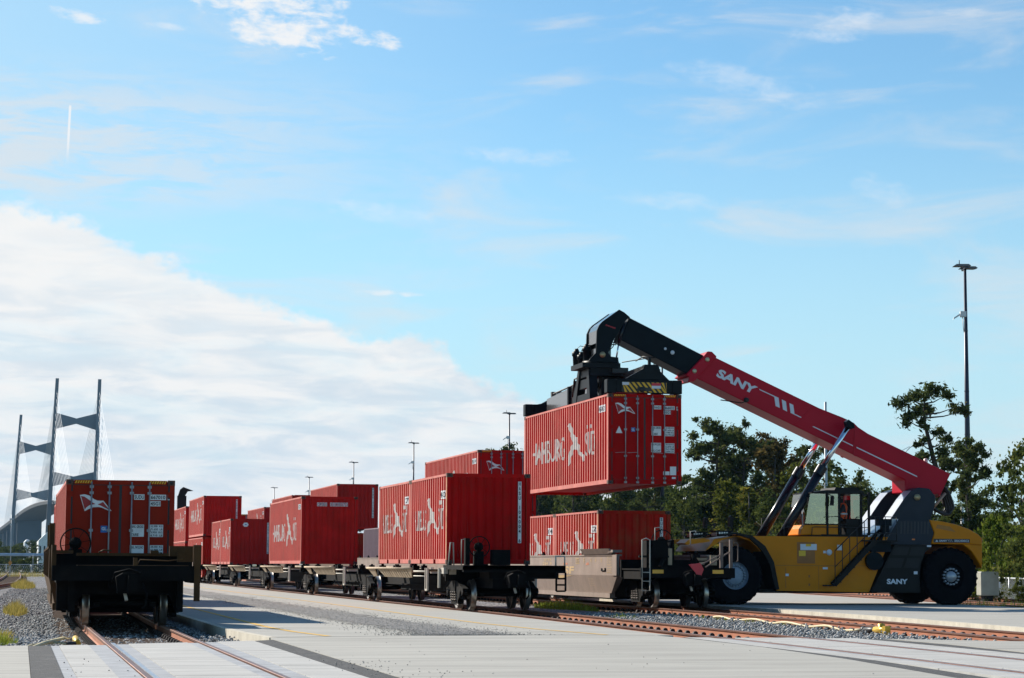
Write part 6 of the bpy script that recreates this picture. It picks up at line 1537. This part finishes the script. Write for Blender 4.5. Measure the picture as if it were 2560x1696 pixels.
t = post('street_lamp', 'thin pale lamp pole far left in front of the bridge', 'street lamp', (-.1, 307, -.33), 7.9, .07, POLEG)
q = MB(); q.box(-.25, -.1, 7.2, .25, .1, 7.4); q.box(-.25, -.1, 6.5, .1, .1, 6.65); q.build('lamp_head', POLEG, t)
t = thing('utility_post', 'short thin post far left beside the train', 'post', (2.75, 300, -.33)); q = MB(); q.tube([(0, 0, 0), (0, 0, 2.6)], .04, 6); q.build('pole', POLEG, t)
slab('service_road', [(-200, 262), (7, 262), (7, 275), (-200, 275)], CONC, -.32, -.1)
# ------------------------------------------------------------------ trees
BARK = mat('pine_bark', (.055, .042, .035), .95, var=.3, vscale=4); BARK2 = mat('grey_bark', (.09, .08, .07), .95, var=.3, vscale=4)
LP = leaf_mat('pine_needles', (.030, .046, .018), (.095, .115, .036), (.15, .13, .045))
LPB = leaf_mat('brown_pine_needles', (.055, .048, .020), (.135, .10, .034), (.24, .12, .03))
LO = leaf_mat('oak_leaves', (.028, .045, .014), (.105, .125, .032), (.20, .18, .05))
LV = leaf_mat('vine_leaves', (.036, .052, .012), (.14, .145, .026), (.27, .19, .03))
LB = leaf_mat('bright_leaves', (.05, .085, .012), (.20, .23, .035), (.34, .32, .06))
def leaf_cloud(clumps, per, size, squash=.7, elong=1.0):
    """clumps: (x,y,z,r). Returns verts and quads of small leaves spread through the clump volumes"""
    C_ = np.array(clumps, float); n = len(C_) * per
    idx = np.repeat(np.arange(len(C_)), per)
    d = RNG.normal(0, 1, (n, 3)); d /= np.linalg.norm(d, axis=1)[:, None]
    r = np.abs(RNG.normal(0, .62, n))
    P = C_[idx, :3] + d * (r * C_[idx, 3])[:, None] * np.array([1, 1, squash])
    a = RNG.normal(0, 1, (n, 3)); a /= np.linalg.norm(a, axis=1)[:, None]
    b = np.cross(a, RNG.normal(0, 1, (n, 3))); b /= np.linalg.norm(b, axis=1)[:, None]
    s = size * RNG.uniform(.6, 1.4, n)[:, None]
    A = a * s * elong; Bv = b * s / elong
    V = np.stack([P - A, P + Bv * .8, P + A, P - Bv * .8], 1).reshape(-1, 3)
    F = np.arange(n * 4).reshape(-1, 4)
    return V, F
def fast_mesh(name, V, F, m):
    me = bpy.data.meshes.new(name); me.vertices.add(len(V)); me.vertices.foreach_set('co', np.asarray(V, np.float32).reshape(-1))
    k = F.shape[1]; me.loops.add(F.size); me.loops.foreach_set('vertex_index', F.reshape(-1)); me.polygons.add(len(F))
    me.polygons.foreach_set('loop_start', np.arange(len(F)) * k); me.polygons.foreach_set('loop_total', np.full(len(F), k)); me.update(calc_edges=True); me.materials.append(m); return me
TREES = {}
def make_tree(kind, seed):
    """unit tree of 10 m height: trunk mesh, crown mesh"""
    R = random.Random(seed); tr = MB(); cl = []
    H = 10.0; lean = R.uniform(-.6, .6)
    if kind == 'leanpine':
        pts = [(.9 - .0, 0, 0), (.75, 0, 2.2), (.35, 0, 4.6), (-.15, 0, 6.4), (-.55, 0, 8.0), (-.55, 0, 9.4)]
        tr.tube(pts, [.20, .18, .15, .12, .08, .03], 8)
        for (x, y, z, r_) in ((-.5, 0, 9.3, .55), (-1.15, .2, 9.15, .5), (-.1, -.2, 9.45, .5), (.45, .2, 9.2, .45), (-1.7, 0, 8.85, .45), (-1.0, -.3, 8.5, .55), (-.3, .3, 8.6, .5), (.9, 0, 8.7, .4), (1.35, .1, 8.55, .32), (-1.3, .2, 8.1, .4), (-.6, 0, 7.9, .4), (.0, 0, 7.5, .35), (.45, .2, 7.2, .35), (1.0, 0, 6.75, .45), (1.5, 0, 6.6, .35), (.3, -.2, 6.6, .45), (-.5, 0, 6.45, .45), (-.9, .2, 6.2, .35), (1.2, .2, 6.15, .4), (.5, 0, 6.05, .4), (-.75, 0, 7.1, .28), (.75, 0, 5.3, .25), (1.1, .1, 5.1, .22), (.15, 0, 4.2, .18)):
            k = R.randint(2, 4)
            for _ in range(k): cl.append((x + R.uniform(-.25, .25), y + R.uniform(-.4, .4), z + R.uniform(-.15, .15), r_ * R.uniform(.45, .75)))
            zz = max(1, z - .35); px_ = lerp_path([(p[2], p[0]) for p in pts], zz)
            tr.tube([(px_, 0, zz), ((px_ + x) / 2, y / 2, z - .25), (x, y, z)], [.045, .03, .012], 5)
    elif kind in ('pine', 'pined'):
        pts = [(lean * (z / H) ** 2 + R.uniform(-.05, .05), R.uniform(-.05, .05), z) for z in np.linspace(0, H * .97, 7)]
        tr.tube(pts, [.19, .17, .14, .11, .085, .05, .02], 8)
        nb = 30 if kind == 'pine' else 46
        z0 = 3.6 if kind == 'pine' else 3.0
        for i in range(nb):
            t_ = (i + R.random()) / nb; z = z0 + (H - z0) * t_
            wid = (1.9 if kind == 'pine' else 2.3) * (math.sin(PI * min(1, .22 + .74 * (1 - t_))) ** .8) * R.uniform(.45, 1.1)
            a = R.uniform(0, 2 * PI); x0 = lean * (z / H) ** 2; zt = z + R.uniform(.1, .55)
            ex, ey = x0 + math.cos(a) * wid, math.sin(a) * wid
            tr.tube([(x0, 0, z - .15), (x0 + math.cos(a) * wid * .5, math.sin(a) * wid * .5, z + .0), (ex, ey, zt)], [.05, .032, .012], 5)
            for k in range(R.randint(3, 6)):
                f = R.uniform(.5, 1.08)
                cl.append((x0 + math.cos(a) * wid * f + R.uniform(-.3, .3), math.sin(a) * wid * f + R.uniform(-.3, .3), z + (zt - z) * f + R.uniform(-.15, .3), R.uniform(.13, .40)))
        for k in range(5): cl.append((lean + R.uniform(-.3, .3), R.uniform(-.3, .3), H - R.uniform(0, .7), R.uniform(.2, .36)))
    elif kind == 'oak':
        tr.tube([(0, 0, 0), (.1, 0, 2.0), (.0, .1, 4.5), (.2, 0, 7.5)], [.24, .2, .13, .04], 8)
        for i in range(46):
            a = R.uniform(0, 2 * PI); z = R.uniform(1.6, 9.6); t_ = (z - 1.6) / 8; w = 3.4 * math.sin(PI * min(1, .2 + .72 * t_)) ** .7 * R.uniform(.3, 1.05)
            x, y = math.cos(a) * w, math.sin(a) * w
            if i % 3 == 0: tr.tube([(0, 0, max(1.5, z - 2.2)), (x * .5, y * .5, z - .9), (x, y, z)], [.08, .05, .015], 5)
            for k in range(3): cl.append((x + R.uniform(-.6, .6), y + R.uniform(-.6, .6), z + R.uniform(-.6, .6), R.uniform(.2, .75)))
    elif kind == 'vine':
        tr.tube([(0, 0, 0), (.1, 0, 4), (.2, .1, 9.3)], [.2, .15, .04], 8)
        for i in range(60):
            z = R.uniform(.4, 9.8); a = R.uniform(0, 2 * PI); w = (1.5 - .09 * z + .5 * math.sin(z * 1.7)) * R.uniform(.3, 1.05)
            for k in range(2): cl.append((math.cos(a) * w + R.uniform(-.3, .3), math.sin(a) * w + R.uniform(-.3, .3), z + R.uniform(-.4, .3), R.uniform(.28, .55)))
    else:
        for i in range(5): tr.tube([(0, 0, 0), (R.uniform(-1, 1), R.uniform(-1, 1), 4), (R.uniform(-3, 3), R.uniform(-3, 3), 8)], [.12, .08, .02], 5)
        for i in range(70):
            a = R.uniform(0, 2 * PI); z = R.uniform(.3, 9.4); w = 5.2 * math.sqrt(max(.05, 1 - (z / 10.5) ** 2)) * R.uniform(.2, 1.0)
            cl.append((math.cos(a) * w, math.sin(a) * w, z, R.uniform(.6, 1.3)))
    per = {'pine': 64, 'pined': 62, 'leanpine': 85, 'oak': 60, 'vine': 72, 'shrub': 95}[kind]
    cl = [(x, y, z, r_ * (1.3 if 'pine' in kind else 1.15)) for x, y, z, r_ in cl]
    V, F = leaf_cloud(cl, per, {'oak': .12, 'vine': .115, 'shrub': .22, 'leanpine': .085}.get(kind, .095), .75, 1.45 if 'pine' in kind else 1.1)
    return tr, V, F
def tree_proto(kind, seed, lm):
    key = (kind, seed, lm.name)
    if key in TREES: return TREES[key]
    tr, V, F = make_tree(kind, seed)
    t = thing('pine_tree' if 'pine' in kind else 'shrub' if kind == 'shrub' else 'broadleaf_tree', 'x', 'tree')
    tr.build('trunk', BARK if 'pine' in kind else BARK2, t)
    o = bpy.data.objects.new('crown', fast_mesh('crown', V, F, lm)); COL.objects.link(o); o.parent = t
    TREES[key] = [t, False]; return TREES[key]
NT = [0]
def plant(kind, x, y, h, label, group, lm=None, wide=1.0, seed=None, rot=None):
    NT[0] += 1
    lm = lm or {'pine': LP, 'pined': LP, 'leanpine': LP, 'oak': LO, 'vine': LV, 'shrub': LO}[kind]
    seed = seed if seed is not None else NT[0] % 3
    e = tree_proto(kind, seed, lm)
    o = e[0] if not e[1] else copy_tree(e[0]); e[1] = True
    s = h / 10; o.location = (x, y, -.34); o.scale = (s * wide, s * wide, s); o.rotation_euler = (0, 0, (NT[0] * 2.4) % 6.28 if rot is None else rot)
    o['label'] = label; o['category'] = 'shrub' if kind == 'shrub' else 'tree'; o['group'] = group
    return o
GT = 'trees of the wood behind the yard'
named = [('pine', 52, 165, 12.2, 'tall airy pine right of the hanging container, highest of its clump', LP, 1.1), ('pine', 56, 172.7, 12.5, 'slim pine tip just right of the tall airy pine', LP, .75), ('pined', 54, 163.8, 11.3, 'dense dark green pine left of the lift cylinders', LP, .95),
 ('pined', 60, 179, 11.7, 'dense pine half hidden behind the dark green one', LP, .9), ('vine', 55, 160, 10.8, 'brownish vine covered tree between dense pine and lift cylinders', LPB, 1.15), ('pine', 58, 165.5, 11.2, 'brown tinged pine just left of the lift cylinders', LPB, 1.0),
 ('pine', 56, 153.8, 10.1, 'pine showing between the two lift cylinders', LP, .9), ('vine', 50, 140.7, 8.5, 'yellowing vine covered trunk left of the lift cylinders', LV, 1.1), ('oak', 56, 147, 8.5, 'rounded tree above the cab roof', LO, 1.0), ('oak', 52, 133.1, 6.6, 'low tree right of the cab', LO, 1.1),
 ('oak', 58, 145.8, 6.4, 'low tree behind the boom support', LO, 1.0), ('leanpine', 46, 108.1, 11.2, 'tall leaning pine beside the dark light mast', LP, 1.0), ('pine', 46, 103.9, 7.6, 'shorter pine right of the leaning one, behind the mast', LP, 1.0), ('oak', 52, 115.3, 5.2, 'dark tree low behind the rear hood', LO, 1.0),
 ('oak', 44, 94.0, 6.9, 'big leafy tree at the right edge', LO, .72), ('oak', 40.5, 84.9, 6.8, 'tree cut by the right edge of the picture', LO, .75), ('pine', 51, 131, 6.6, 'slim dark pine behind the hose loop', LP, 1.0), ('vine', 45, 104, 4.6, 'dark bushy column right of the mast', LO, 1.4),
 ('oak', 52, 169.9, 8.8, 'leafy tree below the tall airy pine', LO, .9), ('oak', 50, 165.8, 7.2, 'pale leafy tree right of the lowered container', LO, 1.0), ('vine', 48, 149.3, 7.6, 'yellow green vine tower left of the near lift cylinder', LV, 1.2), ('vine', 48, 143.7, 7.0, 'vine tower behind the far lift cylinder foot', LV, 1.3),
 ('oak', 48, 138.1, 6.6, 'leafy tree behind the front fender', LO, 1.1), ('oak', 48, 133.6, 6.4, 'leafy tree behind the lift cylinder feet', LO, 1.1), ('oak', 52, 140.9, 7.3, 'leafy tree left of the cab windscreen', LO, 1.0), ('oak', 48, 128, 5.6, 'low leafy tree behind the cab', LO, 1.1), ('oak', 54, 129.6, 5.4, 'low tree behind the hose bundle', LO, 1.0), ('oak', 54, 124.2, 5.6, 'low tree right of the hose bundle', LO, 1.0)]
for (k, x, y, h, lb, lm, w) in named: plant(k, x, y, h, lb, GT, lm, w, rot=0.0 if k == 'leanpine' else None)
far = [(1690, 201.7, 8.4), (1670, 204.3, 9.1), (1645, 207.7, 9.6), (1620, 211.2, 10.1), (1590, 215.5, 10.0), (1560, 219.9, 10.6), (1530, 224.6, 10.6), (1500, 229.4, 11.2), (1470, 234.5, 11.6), (1440, 239.8, 12.2), (1410, 245.2, 12.7), (1380, 251.0, 13.6), (1350, 257, 14.3), (1325, 262.2, 14.6), (1300, 267.6, 15.6), (1265, 275.5, 15.4), (1240, 281.5, 13.6), (1045, 338, 14.6), (897, 396.4, 12.6), (1100, 320, 12.8), (1150, 305, 13.2), (1190, 294, 14)]
for i, (px, y, h) in enumerate(far):
    k = ('pined', 'pine', 'oak', 'pined', 'vine', 'pined')[i % 6]
    plant(k, 60 + (i * 37 % 7) - 3, y, h, 'dark pine or leafy tree of the shaded row seen past the red containers', GT, LP if 'pine' in k else LO, 1.0)
for i in range(34):      # second row that closes the wood
    y = 112 + i * 6.2; plant(('oak', 'pined', 'vine')[i % 3], 64 + (i * 53 % 9) , y, 6.0 + (i * 31 % 10) * .18 + max(0, (y - 150) * .03), 'shaded tree deep in the wood, seen only in gaps between nearer trees', GT, (LO, LP, LO)[i % 3], 1.15)
GS = 'shrubs along the edge of the wood'
for i, (x, y, h, w, lm) in enumerate(((42, 92.3, 3.9, 1.0, LB), (41.3, 88, 3.5, 1.0, LB), (44, 97.6, 3.2, 1.1, LB), (43.5, 94.0, 2.2, 1.2, LB))):
    plant('shrub', x, y, h, ('tall bright green shrub behind the fence, right of the rear hood', 'bright green shrub at the right edge behind the fence', 'bright yellow green shrub peeking past the rear hood', 'low bright shrub right behind the fence rail')[i], GS, lm, w * .62)
for i in range(30):
    y = 104 + i * 6.4; x = 45.5 + (i * 29 % 5) * .7
    plant('shrub', x + max(0, (y - 180) * .05), y, 2.6 + (i * 17 % 7) * .28, 'green shrub along the foot of the wood', GS, (LO, LV, LO, LB)[i % 4] if y < 200 else LO, .75)
for i, (x, y, h) in enumerate(((40.2, 90.5, .95), (39.6, 86.5, .85), (38.2, 81, .9), (37.4, 76.5, .7))):
    plant('shrub', x - .4, y, h, 'scrubby grass clump in front of the chain link fence', GS, LV, 1.2)
GF = 'trees under the far bridge'
for i in range(26):
    x = -14 + (i * 41 % 26) * .95 + (i % 3) * .3; y = 560 + (i * 67 % 170); h = 5.4 + (i * 13 % 6) * .55
    plant('oak', x, y, h, 'bluish far tree on the left below the bridge', GF, LO, 1.3)
for i in range(14):
    plant('shrub', -10 + i * 1.15, 318 + (i * 7 % 10), 1.6 + (i % 4) * .25, 'low bush behind the far left fence', GF, LO, 1.0)

# ------------------------------------------------------------------ air
hz_m = bpy.data.materials.new('haze_air'); hz_m.use_nodes = True
nt = hz_m.node_tree; nt.nodes.clear()
v_ = nt.nodes.new('ShaderNodeVolumePrincipled'); v_.inputs['Color'].default_value = (.34, .64, 1.0, 1); v_.inputs['Density'].default_value = 0.00004; v_.inputs['Anisotropy'].default_value = 0.0
o_ = nt.nodes.new('ShaderNodeOutputMaterial'); nt.links.new(v_.outputs[0], o_.inputs['Volume'])
q = MB(); q.box(-900, -40, -1.4, 900, 3600, 152); q.build('haze', hz_m, None, kind='stuff')
SC.cycles.volume_bounces = 0
